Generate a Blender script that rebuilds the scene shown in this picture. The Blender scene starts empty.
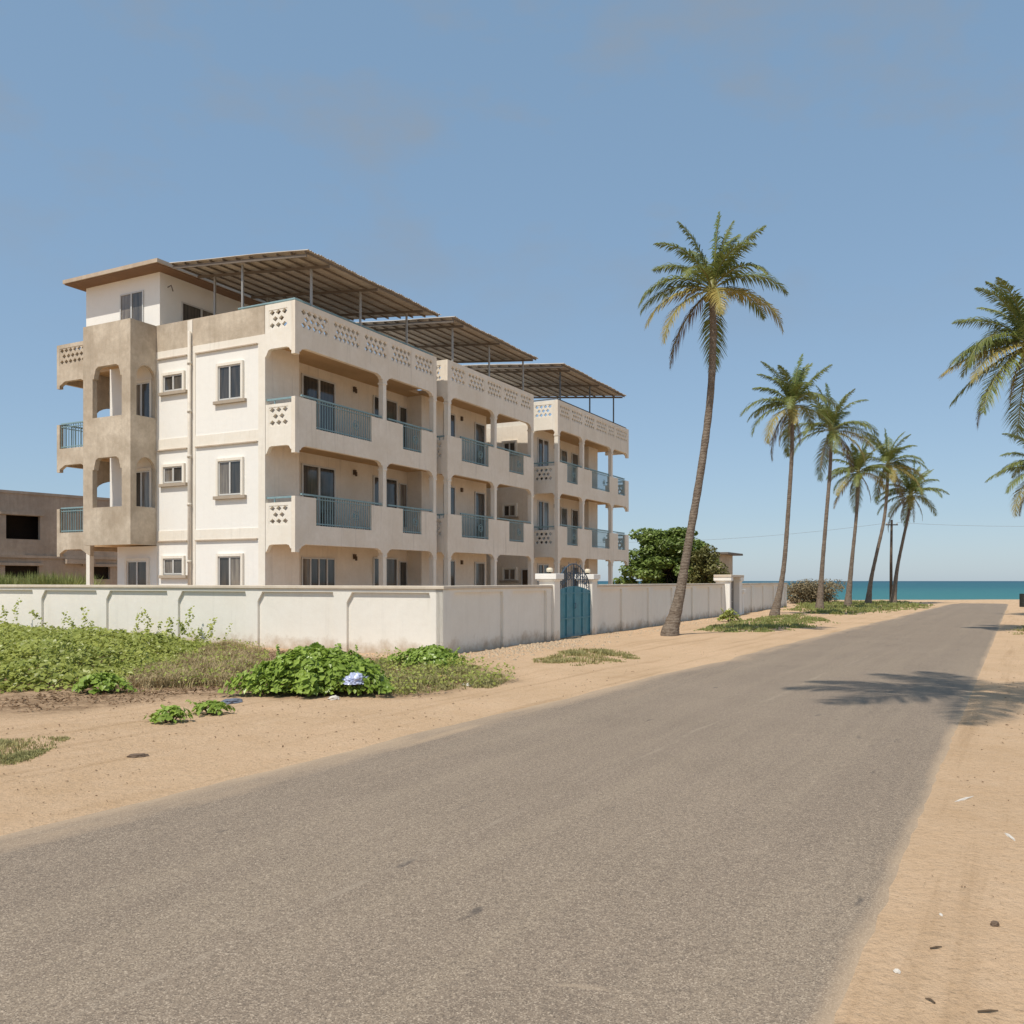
import bpy, bmesh, math, random
from mathutils import Vector, Matrix, noise
R=random.Random(11)
C=bpy.context.scene.collection
S=bpy.context.scene
rad=math.radians
# ------------------------------------------------------------------ helpers
def tag(o,label=None,cat=None,group=None,kind=None):
    if label: o['label']=label
    if cat: o['category']=cat
    if group: o['group']=group
    if kind: o['kind']=kind
    return o
def thing(name,label,cat,loc=(0,0,0),rz=0,group=None):
    o=bpy.data.objects.new(name,None); C.objects.link(o)
    o.location=loc; o.rotation_euler=(0,0,rz); o.empty_display_size=.3
    return tag(o,label,cat,group)
class MB:
    def __init__(s): s.v=[]; s.f=[]; s.m=[]; s.smooth=False
    def add(s,vs,fs,mi=0):
        n=len(s.v); s.v+= [tuple(p) for p in vs]
        for f in fs: s.f.append([i+n for i in f]); s.m.append(mi)
    def box(s,x0,x1,y0,y1,z0,z1,mi=0):
        if x0>x1:x0,x1=x1,x0
        if y0>y1:y0,y1=y1,y0
        if z0>z1:z0,z1=z1,z0
        s.add([(x0,y0,z0),(x1,y0,z0),(x1,y1,z0),(x0,y1,z0),(x0,y0,z1),(x1,y0,z1),(x1,y1,z1),(x0,y1,z1)],
              [(0,3,2,1),(4,5,6,7),(0,1,5,4),(1,2,6,5),(2,3,7,6),(3,0,4,7)],mi)
    def prism(s,poly,ax,a0,a1,mi=0):
        """poly 2D extruded along ax: 'x' poly=(y,z); 'y' poly=(x,z); 'z' poly=(x,y)"""
        def P(p,a):
            return (a,p[0],p[1]) if ax=='x' else ((p[0],a,p[1]) if ax=='y' else (p[0],p[1],a))
        n=len(poly); vs=[P(p,a0) for p in poly]+[P(p,a1) for p in poly]
        fs=[list(range(n))[::-1],[n+i for i in range(n)]]
        fs+=[(i,(i+1)%n,n+(i+1)%n,n+i) for i in range(n)]
        s.add(vs,fs,mi)
    def tube(s,pts,rads,seg=10,cap=True,mi=0):
        pts=[Vector(p) for p in pts]; n=len(pts); base=len(s.v)
        if not hasattr(rads,'__len__'): rads=[rads]*n
        up=None
        for i,p in enumerate(pts):
            t=(pts[min(i+1,n-1)]-pts[max(i-1,0)]).normalized()
            if up is None: up=t.orthogonal().normalized()
            up=(up-t*up.dot(t)).normalized(); b=t.cross(up)
            for k in range(seg):
                a=2*math.pi*k/seg
                s.v.append(tuple(p+(up*math.cos(a)+b*math.sin(a))*rads[i]))
        for i in range(n-1):
            for k in range(seg):
                a=base+i*seg+k; b_=base+i*seg+(k+1)%seg
                s.f.append([a,b_,b_+seg,a+seg]); s.m.append(mi)
        if cap:
            s.f.append([base+k for k in range(seg)][::-1]); s.m.append(mi)
            s.f.append([base+(n-1)*seg+k for k in range(seg)]); s.m.append(mi)
    def build(s,name,mat,parent=None,smooth=False,bevel=0,loc=None):
        me=bpy.data.meshes.new(name); me.from_pydata(s.v,[],s.f)
        mats=mat if isinstance(mat,(list,tuple)) else [mat]
        for m in mats: me.materials.append(m)
        if len(mats)>1: me.polygons.foreach_set('material_index',s.m)
        bm=bmesh.new(); bm.from_mesh(me)
        if not getattr(s,'leafy',False): bmesh.ops.recalc_face_normals(bm,faces=bm.faces)
        bm.to_mesh(me); bm.free()
        if smooth: me.polygons.foreach_set('use_smooth',[True]*len(me.polygons))
        me.update()
        o=bpy.data.objects.new(name,me); C.objects.link(o)
        if parent: o.parent=parent
        if loc: o.location=loc
        if bevel:
            b=o.modifiers.new('bevel','BEVEL'); b.width=bevel; b.segments=2; b.limit_method='ANGLE'; b.angle_limit=rad(50)
        return o
# ------------------------------------------------------------------ materials
class NT:
    def __init__(s,name):
        s.mat=bpy.data.materials.new(name); s.mat.use_nodes=True; s.t=s.mat.node_tree
        s.b=s.t.nodes['Principled BSDF']; s.n=s.t.nodes; s.l=s.t.links
    def new(s,ty,**k):
        n=s.n.new(ty)
        for a,b in k.items(): setattr(n,a,b)
        return n
    def link(s,a,b): s.l.new(a,b)
    def coord(s,scale=(1,1,1),rot=(0,0,0),out='Object'):
        t=s.new('ShaderNodeTexCoord'); m=s.new('ShaderNodeMapping'); m.inputs['Scale'].default_value=scale; m.inputs['Rotation'].default_value=rot
        if any(rot):     # turn first, then stretch
            m.inputs['Scale'].default_value=(1,1,1); s.link(t.outputs[out],m.inputs[0])
            m2=s.new('ShaderNodeMapping'); m2.inputs['Scale'].default_value=scale; s.link(m.outputs[0],m2.inputs[0]); return m2.outputs[0]
        s.link(t.outputs[out],m.inputs[0]); return m.outputs[0]
    def noise(s,co,scale,detail=4,rough=.6,dist=0):
        n=s.new('ShaderNodeTexNoise'); n.inputs['Scale'].default_value=scale; n.inputs['Detail'].default_value=detail
        n.inputs['Roughness'].default_value=rough; n.inputs['Distortion'].default_value=dist
        s.link(co,n.inputs['Vector']); return n.outputs['Fac']
    def ramp(s,f,a,b):
        r=s.new('ShaderNodeMapRange'); r.inputs['From Min'].default_value=a; r.inputs['From Max'].default_value=b
        s.link(f,r.inputs['Value']); return r.outputs['Result']
    def val(s,x):
        return x
    def mix(s,f,a,b,mode='MIX'):
        m=s.new('ShaderNodeMix',data_type='RGBA',blend_type=mode)
        for sock,v in ((m.inputs[0],f),(m.inputs[6],a),(m.inputs[7],b)):
            if hasattr(v,'is_linked'): s.link(v,sock)
            elif hasattr(v,'__len__'): sock.default_value=tuple(v)+((1,) if len(v)==3 else ())
            else: sock.default_value=v
        return m.outputs[2]
    def math(s,op,a,b=0,c=None):
        m=s.new('ShaderNodeMath',operation=op)
        for i,v in enumerate((a,b)):
            if hasattr(v,'is_linked'): s.link(v,m.inputs[i])
            else: m.inputs[i].default_value=v
        return m.outputs[0]
    def bump(s,h,st=.3,d=.02):
        b=s.new('ShaderNodeBump'); b.inputs['Strength'].default_value=st; b.inputs['Distance'].default_value=d
        s.link(h,b.inputs['Height']); s.link(b.outputs[0],s.b.inputs['Normal'])
    def done(s,col=None,rough=.8,spec=.3,metal=0):
        if col is not None:
            if hasattr(col,'is_linked'): s.link(col,s.b.inputs['Base Color'])
            else: s.b.inputs['Base Color'].default_value=tuple(col)+(1,)
        if hasattr(rough,'is_linked'): s.link(rough,s.b.inputs['Roughness'])
        else: s.b.inputs['Roughness'].default_value=rough
        s.b.inputs['Specular IOR Level'].default_value=spec; s.b.inputs['Metallic'].default_value=metal
        return s.mat
def sc(c,k): return tuple(x*k for x in c)
def plaster(name,col,dark,var=.5,dirt=None,dirt_h=.45,bump=.25,grain=60,streak=.25,blot=.55):
    t=NT(name); co=t.coord()
    big=t.ramp(t.noise(co,.8,5,.65),.35,.7); med=t.ramp(t.noise(co,5,5,.7),.3,.75)
    c=t.mix(t.math('MULTIPLY',big,var),col,dark)
    c=t.mix(t.math('MULTIPLY',med,var*.6),c,sc(dark,.93))
    st=t.noise(t.coord((3.2,3.2,.22)),1.6,5,.7)       # rain streaks running down the plaster
    c=t.mix(t.math('MULTIPLY',t.ramp(st,blot,.8),streak),c,sc(dark,.55))
    sp=t.noise(co,grain,3,.7); c=t.mix(t.math('MULTIPLY',t.ramp(sp,.55,.75),.18),c,sc(dark,.7))
    if dirt:
        g=t.new('ShaderNodeTexCoord'); sep=t.new('ShaderNodeSeparateXYZ'); t.link(g.outputs['Object'],sep.inputs[0])
        z=t.math('ADD',sep.outputs[2],t.math('MULTIPLY',t.math('SUBTRACT',t.noise(co,2.2,5,.7),.5),-.9))
        c=t.mix(t.math('MULTIPLY',t.ramp(z,dirt_h,0.0),.75),c,dirt)
    h=t.math('ADD',t.noise(co,grain,4,.7),t.math('MULTIPLY',t.noise(co,6,3,.6),1.5))
    t.bump(h,bump,.012)
    return t.done(c,.9,.2)
M={}
M['white']=plaster('white_paint',(.875,.86,.815),(.83,.80,.74),.45,streak=.10)
M['cream']=plaster('cream_plaster',(.87,.80,.70),(.74,.655,.54),.8,streak=.45)
M['trim']=plaster('cream_trim',(.87,.83,.75),(.77,.705,.60),.75,streak=.42)
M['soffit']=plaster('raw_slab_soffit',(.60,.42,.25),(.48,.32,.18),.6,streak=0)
M['concrete']=plaster('raw_brown_render',(.70,.61,.49),(.42,.345,.26),1.1,bump=.5,grain=35,streak=.3,blot=.5)
M['greyblock']=plaster('grey_block_render',(.47,.39,.32),(.32,.26,.21),.9,bump=.5,grain=25,streak=.4,blot=.48)
M['wall']=plaster('perimeter_paint',(.85,.82,.75),(.78,.735,.655),.6,dirt=(.42,.31,.20),dirt_h=.35,streak=.22)
M['coping']=plaster('coping_mortar',(.72,.64,.53),(.55,.46,.36),.7,streak=.2)
def simple(name,col,rough=.5,spec=.4,metal=0,var=.25,scale=8):
    t=NT(name); co=t.coord(); n=t.ramp(t.noise(co,scale,5,.65),.3,.7)
    c=t.mix(t.math('MULTIPLY',n,var*2),col,sc(col,.6)); t.bump(t.noise(co,scale*6,3),.1,.005)
    return t.done(c,rough,spec,metal)
M['teal']=simple('teal_railing_paint',(.25,.38,.41),.5)
M['gateblue']=simple('blue_gate_paint',(.07,.26,.34),.42,.4,0,.35,5)
M['scroll']=simple('gate_scroll_iron',(.06,.10,.15),.5)
M['greymetal']=simple('galvanised_post',(.42,.41,.39),.45,.4,.3)
M['darkpost']=simple('dark_painted_post',(.13,.14,.15),.5)
M['alu']=simple('aluminium_frame',(.66,.65,.62),.4,.5,.1,.1)
M['pale']=simple('weathered_metal_sheet',(.30,.29,.28),.6,.3,0,.6,6)
def glass(nm,a,b):
    t=NT(nm); co=t.coord(); n=t.ramp(t.noise(t.coord((5,5,.5)),1.6,3),.35,.65)
    c=t.mix(n,a,b); t.bump(t.noise(co,1.6,2),.05,.02)
    return t.done(c,.07,.7)
M['glass']=glass('window_glass',(.035,.036,.035),(.085,.075,.065))
M['glass2']=glass('window_glass_blind',(.14,.125,.105),(.07,.065,.06))
M['glass3']=glass('window_glass_curtain',(.27,.24,.20),(.12,.10,.085))
M['sill']=plaster('grey_sill',(.47,.40,.32),(.36,.30,.235),.7)
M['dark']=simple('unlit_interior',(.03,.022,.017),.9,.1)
M['door']=simple('brown_door',(.09,.055,.035),.55)
M['lamp']=simple('opal_lamp_glass',(.75,.66,.5),.3,.5,0,.1)
M['pipe']=simple('pvc_downpipe',(.74,.67,.57),.5,.3,0,.3,3)
def roofing():
    t=NT('rusted_roof_sheet'); co=t.coord(); w=t.new('ShaderNodeTexWave',wave_type='BANDS',bands_direction='Y'); w.inputs['Scale'].default_value=2.1
    t.link(co,w.inputs[0]); big=t.ramp(t.noise(t.coord((1,.35,1)),1.8,6,.7),.35,.68)
    c=t.mix(big,(.54,.50,.45),(.40,.34,.28)); c=t.mix(t.math('MULTIPLY',t.ramp(t.noise(co,14,4,.7),.5,.8),.6),c,(.33,.29,.25))
    t.bump(w.outputs['Fac'],.6,.03); return t.done(c,.6,.3,.15)
M['roof']=roofing()
M['purlin']=simple('rusty_purlin',(.20,.165,.135),.7,.2)
M['fascia']=plaster('roof_slab_render',(.62,.53,.43),(.38,.29,.21),.7)
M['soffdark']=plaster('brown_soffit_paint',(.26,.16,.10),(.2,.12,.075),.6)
def trunkm():
    t=NT('palm_bark'); co=t.coord(); w=t.new('ShaderNodeTexWave',wave_type='BANDS',bands_direction='Z'); w.inputs['Scale'].default_value=3.2
    w.inputs['Distortion'].default_value=6; w.inputs['Detail'].default_value=3; w.inputs['Detail Scale'].default_value=2.5; t.link(co,w.inputs[0])
    n=t.ramp(t.noise(co,7,6,.7),.3,.7)
    c=t.mix(n,(.29,.24,.19),(.125,.095,.072)); c=t.mix(t.math('MULTIPLY',t.ramp(w.outputs['Fac'],.6,1),.18),c,(.08,.055,.04))
    t.bump(t.math('ADD',t.math('MULTIPLY',w.outputs['Fac'],.5),n),.6,.03); return t.done(c,.9,.15)
M['trunk']=trunkm()
def leafm(name,a,b,rough=.45,tr=.25,scale=1.3,spec=.35):
    t=NT(name); co=t.coord(); n=t.ramp(t.noise(co,scale,4,.7),.3,.7)
    g=t.new('ShaderNodeNewGeometry'); rn=g.outputs['Random Per Island']
    c=t.mix(n,a,b); c=t.mix(t.math('MULTIPLY',rn,.55),c,sc(b,.55)); c=t.mix(t.math('MULTIPLY',t.ramp(rn,.7,1),.4),c,sc(a,1.5))
    m=t.done(c,rough,spec)
    tl=t.new('ShaderNodeBsdfTranslucent'); mx=t.new('ShaderNodeMixShader'); mx.inputs[0].default_value=tr
    t.link(c,tl.inputs[0]); t.link(t.b.outputs[0],mx.inputs[1]); t.link(tl.outputs[0],mx.inputs[2])
    t.link(mx.outputs[0],t.n['Material Output'].inputs[0]); return m
M['frond']=leafm('palm_frond_green',(.25,.28,.08),(.15,.185,.05))
M['frondy']=leafm('palm_frond_yellowing',(.47,.37,.11),(.30,.26,.075))
M['frondb']=leafm('palm_frond_dead',(.25,.18,.115),(.15,.105,.07),.8,.1)
M['spear']=leafm('palm_frond_young',(.26,.32,.075),(.17,.23,.05))
M['rachis']=simple('palm_rachis',(.24,.23,.075),.5)
M['coco']=simple('coconut_husk',(.33,.27,.075),.5,.3)
M['vine']=leafm('creeper_leaf',(.46,.48,.11),(.25,.30,.06),.4,.3,.8)
M['bush']=leafm('bush_leaf',(.40,.52,.10),(.23,.34,.055),.35,.3,1.2)
M['treeleaf']=leafm('tree_leaf',(.26,.34,.08),(.14,.20,.045),.4,.25,.5)
M['treeleaf2']=leafm('olive_tree_leaf',(.25,.235,.08),(.15,.16,.05),.45,.25,.5)
M['dryleaf']=leafm('dry_shrub_leaf',(.34,.27,.16),(.24,.20,.11),.7,.15,.6)
M['grass']=leafm('short_grass',(.36,.38,.13),(.24,.28,.09),.6,.25,1.2)
M['drygrass']=leafm('dry_grass',(.55,.43,.25),(.42,.34,.18),.8,.2,1.0,.1)
M['mixgrass']=leafm('mixed_grass',(.48,.42,.20),(.33,.32,.13),.7,.25,.9,.2)
M['litter']=leafm('leaf_litter',(.26,.165,.095),(.155,.095,.055),.9,.05,1.5,.1)
M['stem']=simple('woody_stem',(.12,.085,.055),.8,.2)
M['plastic']=simple('pale_blue_plastic_film',(.50,.55,.74),.3,.5,0,.25,20)
M['paper']=simple('white_scrap',(.66,.61,.54),.8,.2,0,.15,20)
M['rag']=simple('blue_grey_rag',(.18,.20,.25),.9,.1,0,.4,20)
M['orange']=simple('faded_orange_scrap',(.70,.38,.15),.7,.2,0,.2,20)
M['stone']=simple('stone',(.17,.12,.085),.9,.2,0,.4,20)
M['drum']=simple('dark_drum_paint',(.03,.035,.03),.6,.3)
M['rubble']=simple('sandy_rubble',(.56,.44,.31),.9,.1,0,.5,9)
M['crumb']=simple('brown_crumbs',(.27,.18,.11),.9,.1,0,.5,3)
M['pole']=simple('weathered_timber_pole',(.16,.12,.09),.9,.2,0,.4,10)
# ------------------------------------------------------------------ camera, sun, sky
H=1.8; FPX=900.0; HY=581.0
cam=bpy.data.cameras.new('camera'); co=bpy.data.objects.new('camera',cam); C.objects.link(co)
co.location=(0,0,H); co.rotation_euler=(rad(90),0,0); cam.sensor_width=36; cam.lens=36*FPX/1024; cam.shift_y=(HY-512)/1024
cam.clip_start=.1; cam.clip_end=60000; S.camera=co
SE=rad(60); sh=Vector((-.55,-.835)).normalized()
sun=bpy.data.lights.new('sun','SUN'); sun.energy=3.35; sun.angle=rad(.53); sun.color=(1,.93,.82)
so=bpy.data.objects.new('sun',sun); C.objects.link(so); so.location=(-20,-30,40)
so.rotation_euler=Vector((-sh.x*math.cos(SE),-sh.y*math.cos(SE),-math.sin(SE))).to_track_quat('-Z','Y').to_euler()
w=bpy.data.worlds.new('World'); S.world=w; w.use_nodes=True; nt=w.node_tree
bg=nt.nodes['Background']; sky=nt.nodes.new('ShaderNodeTexSky'); sky.sky_type='NISHITA'; sky.sun_disc=False
sky.sun_elevation=SE; sky.sun_rotation=math.atan2(sh.x,sh.y); sky.air_density=1.0; sky.dust_density=0.4; sky.ozone_density=1.0; sky.altitude=0
hs=nt.nodes.new('ShaderNodeHueSaturation'); hs.inputs['Saturation'].default_value=.8
nt.links.new(sky.outputs[0],hs.inputs['Color'])
tc=nt.nodes.new('ShaderNodeTexCoord'); mp=nt.nodes.new('ShaderNodeMapping'); mp.inputs['Scale'].default_value=(1.6,1.6,3.2)
nz=nt.nodes.new('ShaderNodeTexNoise'); nz.inputs['Scale'].default_value=2.6; nz.inputs['Detail'].default_value=6; nz.inputs['Roughness'].default_value=.6
mr=nt.nodes.new('ShaderNodeMapRange'); mr.inputs['From Min'].default_value=.45; mr.inputs['From Max'].default_value=.75; mr.inputs['To Max'].default_value=.75
mx=nt.nodes.new('ShaderNodeMix'); mx.data_type='RGBA'; mx.inputs[7].default_value=(1.75,1.80,1.85,1)
nt.links.new(tc.outputs['Generated'],mp.inputs[0]); nt.links.new(mp.outputs[0],nz.inputs['Vector']); nt.links.new(nz.outputs['Fac'],mr.inputs['Value'])
sp_=nt.nodes.new('ShaderNodeSeparateXYZ'); nt.links.new(tc.outputs['Generated'],sp_.inputs[0])
zr=nt.nodes.new('ShaderNodeMapRange'); zr.inputs['From Min'].default_value=.22; zr.inputs['From Max'].default_value=.42; nt.links.new(sp_.outputs[2],zr.inputs['Value'])
zm=nt.nodes.new('ShaderNodeMath'); zm.operation='MULTIPLY'; nt.links.new(mr.outputs[0],zm.inputs[0]); nt.links.new(zr.outputs[0],zm.inputs[1])
nt.links.new(zm.outputs[0],mx.inputs[0]); hz=nt.nodes.new('ShaderNodeMix'); hz.data_type='RGBA'; hz.inputs[0].default_value=.70; hz.inputs[7].default_value=(1.02,1.80,2.72,1)
nt.links.new(hs.outputs[0],hz.inputs[6]); nt.links.new(hz.outputs[2],mx.inputs[6]); nt.links.new(mx.outputs[2],bg.inputs[0]); bg.inputs[1].default_value=.15
S.view_settings.view_transform='Standard'; S.view_settings.look='None'; S.view_settings.exposure=0.28; S.view_settings.gamma=1
def at(px,py,Y): return Vector(((px-512)/FPX*Y,Y,H-(py-HY)*Y/FPX))
def gp(px,py):
    d=H*FPX/(py-HY); return Vector(((px-512)/FPX*d,d,0))
# ------------------------------------------------------------------ ground, road, sea
def RL(Y): return -7.4+.592*Y
def RR(Y): return -.74+.5625*Y
def smooth(a,b,x):
    t=max(0,min(1,(x-a)/(b-a))); return t*t*(3-2*t)
def inpoly(x,y,P):
    c=False; n=len(P); j=n-1
    for i in range(n):
        if (P[i][1]>y)!=(P[j][1]>y) and x<(P[j][0]-P[i][0])*(y-P[i][1])/(P[j][1]-P[i][1])+P[i][0]: c=not c
        j=i
    return c
def pdist(x,y,P):
    d=1e9; n=len(P)
    for i in range(n):
        ax,ay=P[i][0],P[i][1]; bx,by=P[(i+1)%n][0],P[(i+1)%n][1]
        dx,dy=bx-ax,by-ay; t=max(0,min(1,((x-ax)*dx+(y-ay)*dy)/(dx*dx+dy*dy+1e-9)))
        d=min(d,math.hypot(x-ax-t*dx,y-ay-t*dy))
    return -d if inpoly(x,y,P) else d
AW=rad(27); W0=Vector((-1.63,21.3)); WX=Vector((math.cos(AW),-math.sin(AW))); WY=Vector((math.sin(AW),math.cos(AW)))
def wl(x,y):   # world -> perimeter-wall frame
    d=Vector((x,y))-W0; return d.dot(WX),d.dot(WY)
def lw(a,b): p=W0+WX*a+WY*b; return p.x,p.y
def P2(*l): return [(gp(*q).x,gp(*q).y) for q in l]
VINE=P2((-60,699),(0,697),(60,692),(112,689),(150,674),(205,660),(235,648))+[lw(-8.1,-.12),lw(-12,-.12),lw(-17,-.12),lw(-21,-.12)]
DRY=P2((115,692),(160,694),(235,690),(262,668),(262,650),(215,646),(150,668))
PATCH=P2((352,690),(400,697),(470,690),(515,681),(475,668),(452,663),(395,660),(350,668))
LIT=P2((-60,722),(60,712),(150,704),(250,700),(350,699),(480,692),(450,664),(260,650),(150,668),(60,692),(-60,699))
def gz(x,y):
    n=noise.noise(Vector((x*.35,y*.35,3)))*.05+noise.noise(Vector((x*1.3,y*1.3,7)))*.018
    l,r=RL(y),RR(y); dr=max(l-x,x-r)           # >0 off the road
    z=n*smooth(.2,2.5,dr)+noise.noise(Vector((x*2.3,y*2.3,31)))*.010*smooth(.05,.5,dr)*smooth(3,1,dr) if y<72 else n
    z+= .015*smooth(0.6,3.0,dr) if y<72 else .015
    a,b=wl(x,y); z+=.02*smooth(1.4,.2,max(a,-b)) if (a>-40 and b<46 and max(a,-b)>-.05) else 0
    z-= 2.4*smooth(84,118,y+noise.noise(Vector((x*.03,0,0)))*3)
    if y<72: z-= .10*smooth(-.25,-1.0,dr)+.012*smooth(.12,-.1,dr)
    return z
def frange(a,b,s):
    o=[]; x=a
    while x<b-1e-6: o.append(x); x+=s
    return o
xs=[-6000,-2500,-1000,-400,-200,-120,-80,-60]+frange(-50,-14,1.5)+frange(-14,12,.22)+frange(12,46,.6)+[46,50,56,64,76,100,140,220,400,1000,2500,6000]
ys=[-3000,-800,-250,-100,-50,-30]+frange(-20,2,1.0)+frange(2,24,.22)+frange(24,50,.5)+frange(50,124,1.0)+[125,140,200,400,1200,5000,20000]
mb=MB(); nx=len(xs)
lit=[]
for y in ys:
    for x in xs:
        mb.v.append((x,y,gz(x,y)))
        if -16<x<6 and 8<y<30:
            q=noise.noise(Vector((x*.9,y*.9,1)))*.7
            lit.append(smooth(.5,-.5,min(pdist(x,y,LIT),pdist(x,y,VINE),pdist(x,y,PATCH))+q))
        else: lit.append(0)
for j in range(len(ys)-1):
    for i in range(nx-1): a=j*nx+i; mb.f.append([a,a+1,a+1+nx,a+nx])
def sand():
    t=NT('sand'); co=t.coord(); big=t.ramp(t.noise(co,.33,5,.65),.3,.7); med=t.ramp(t.noise(co,2.4,6,.7),.3,.72)
    c=t.mix(big,(.63,.435,.275),(.51,.345,.205)); c=t.mix(t.math('MULTIPLY',med,.5),c,(.66,.485,.33))
    cr=t.coord((3.4,.14,1),(0,0,rad(30.0))); tr=t.noise(cr,1.0,6,.65)               # tyre and wind tracks along the road
    c=t.mix(t.math('MULTIPLY',t.ramp(tr,.52,.66),.45),c,(.385,.25,.14))
    sp=t.noise(co,22,5,.8); c=t.mix(t.math('MULTIPLY',t.ramp(sp,.54,.68),.65),c,(.31,.20,.115))
    fine=t.noise(co,160,3,.8); c=t.mix(t.math('MULTIPLY',t.ramp(fine,.5,.75),.35),c,(.38,.25,.14))
    at_=t.new('ShaderNodeAttribute',attribute_name='litter')
    lm=t.math('MULTIPLY',at_.outputs['Fac'],t.ramp(t.noise(co,3.5,6,.75),.30,.55)); c=t.mix(t.math('MULTIPLY',lm,.8),c,(.225,.145,.085))
    h=t.math('ADD',t.math('MULTIPLY',t.noise(co,9,6,.7),1.2),t.math('ADD',t.math('MULTIPLY',tr,1.0),t.math('MULTIPLY',sp,.5)))
    t.bump(h,.75,.06); return t.done(c,.95,.1)
M['sand']=sand()
g=mb.build('ground',M['sand'],smooth=True); tag(g,'sandy orange ground with litter and tyre tracks','ground',kind='structure')
at_=g.data.attributes.new('litter','FLOAT','POINT'); at_.data.foreach_set('value',lit)
def asphalt():
    t=NT('worn_asphalt'); co=t.coord(); uv=t.coord(out='UV'); sep=t.new('ShaderNodeSeparateXYZ'); t.link(uv,sep.inputs[0]); u=sep.outputs[0]
    big=t.ramp(t.noise(co,.5,5,.6),.3,.7); c=t.mix(big,(.275,.213,.158),(.225,.174,.129))
    cr=t.coord((1.7,.07,1),(0,0,rad(30))); st=t.noise(cr,1.2,5,.65); c=t.mix(t.math('MULTIPLY',t.ramp(st,.45,.66),.75),c,(.30,.235,.17))
    v=t.new('ShaderNodeTexVoronoi'); v.inputs['Scale'].default_value=170; t.link(co,v.inputs['Vector'])
    sepc=t.new('ShaderNodeSeparateColor'); t.link(v.outputs['Color'],sepc.inputs[0]); rnd=sepc.outputs[0]
    c=t.mix(t.math('MULTIPLY',t.ramp(rnd,.72,1.0),.75),c,(.55,.45,.34)); c=t.mix(t.math('MULTIPLY',t.ramp(rnd,.3,0),.6),c,(.055,.043,.034))
    f=t.noise(co,30,4,.8); c=t.mix(t.math('MULTIPLY',t.ramp(f,.48,.68),.55),c,(.11,.088,.07)); 
    sp=t.noise(t.coord((1.6,.5,1),(0,0,rad(30))),3.2,3,.5); c=t.mix(t.math('MULTIPLY',t.ramp(sp,.70,.76),.7),c,(.07,.06,.055))   # tar spots
    ln=t.math('ABSOLUTE',t.math('SUBTRACT',u,t.math('ADD',.523,t.math('MULTIPLY',t.noise(t.coord((.5,.5,1)),1,2),.004)))); c=t.mix(t.math('MULTIPLY',t.ramp(ln,.006,.002),t.math('MULTIPLY',t.ramp(t.noise(co,1.6,5,.75),.45,.6),.38)),c,(.38,.31,.235))   # worn centre seam
    sk=t.noise(t.coord((.55,3.2,1),(0,0,rad(12))),1.25,4,.6); c=t.mix(t.math('MULTIPLY',t.ramp(sk,.66,.72),t.math('MULTIPLY',t.ramp(u,.55,.8),.4)),c,(.45,.35,.25))   # pale scuffs near the right margin
    # sand blown onto both margins
    edge=t.math('MINIMUM',u,t.math('MULTIPLY',t.math('SUBTRACT',1.0,u),4.5)); e2=t.math('ADD',edge,t.math('MULTIPLY',t.math('SUBTRACT',t.noise(t.coord((1.5,.35,1),(0,0,rad(30))),1.3,6,.7),.5),.22))
    c=t.mix(t.math('MULTIPLY',t.ramp(e2,.095,-.03),.85),c,(.50,.365,.24))
    e3=t.noise(t.coord((2.6,.12,1),(0,0,rad(27))),1.5,5,.6); c=t.mix(t.math('MULTIPLY',t.math('MULTIPLY',t.ramp(e3,.56,.70),t.ramp(edge,.22,.02)),.55),c,(.47,.34,.22))
    h=t.math('ADD',t.math('MULTIPLY',rnd,.8),t.noise(co,30,3)); t.bump(h,.35,.012); return t.done(c,.85,.25)
M['asphalt']=asphalt()
mb=MB(); uvs=[]; Ys=frange(-25,71,.4); UU=[-.06,-.03,0,.03,.06]+[.06+.88*k/12 for k in range(1,12)]+[.94,.97,1,1.03,1.06]; nc=len(UU)-1
for j,Y in enumerate(Ys):
    for i in range(nc+1):
        u=UU[i]; l,r=RL(Y),RR(Y)
        l+=noise.noise(Vector((Y*.9,1,0)))*.16+noise.noise(Vector((Y*.22,5,0)))*.22; r+=noise.noise(Vector((Y*1.1,9,0)))*.03+noise.noise(Vector((Y*5,9,0)))*.02
        y=Y+ (noise.noise(Vector((u*5,2,0)))*1.2+.9*math.sin(u*3.1) if Y>68 else 0)
        mb.v.append((l+(r-l)*u,y,.004+.03*max(0,math.sin(u*math.pi))+.75*min(u,0,1-u)-.012*(1 if u<=0 or u>=1 else 0))); uvs.append((u,Y))
for j in range(len(Ys)-1):
    for i in range(nc): a=j*(nc+1)+i; mb.f.append([a,a+1,a+2+nc,a+1+nc])
rd=mb.build('road',M['asphalt'],smooth=True); tag(rd,'worn grey asphalt road with sand blown over its edges','road',kind='structure')
uvl=rd.data.uv_layers.new(name='UVMap')
for lp in rd.data.loops: uvl.data[lp.index].uv=uvs[lp.vertex_index]
def water():
    t=NT('sea_water'); g=t.new('ShaderNodeTexCoord'); sep=t.new('ShaderNodeSeparateXYZ'); t.link(g.outputs['Object'],sep.inputs[0])
    co=t.coord((.02,.09,1)); d=t.ramp(sep.outputs[1],110,420); d2=t.ramp(sep.outputs[1],300,2500)
    c=t.mix(d,(.035,.17,.165),(.012,.105,.125)); c=t.mix(d2,c,(.010,.07,.105))
    n=t.noise(co,2.2,5,.65); c=t.mix(t.math('MULTIPLY',t.ramp(n,.45,.7),.35),c,(.02,.12,.17))
    c=t.mix(t.math('MULTIPLY',t.ramp(t.noise(t.coord((.05,.35,1)),1.0,4,.6),.66,.74),.5),c,(.45,.52,.52))
    t.bump(t.noise(t.coord((.4,1.2,1)),1.5,4),.5,.3); return t.done(c,.45,.15)
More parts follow.
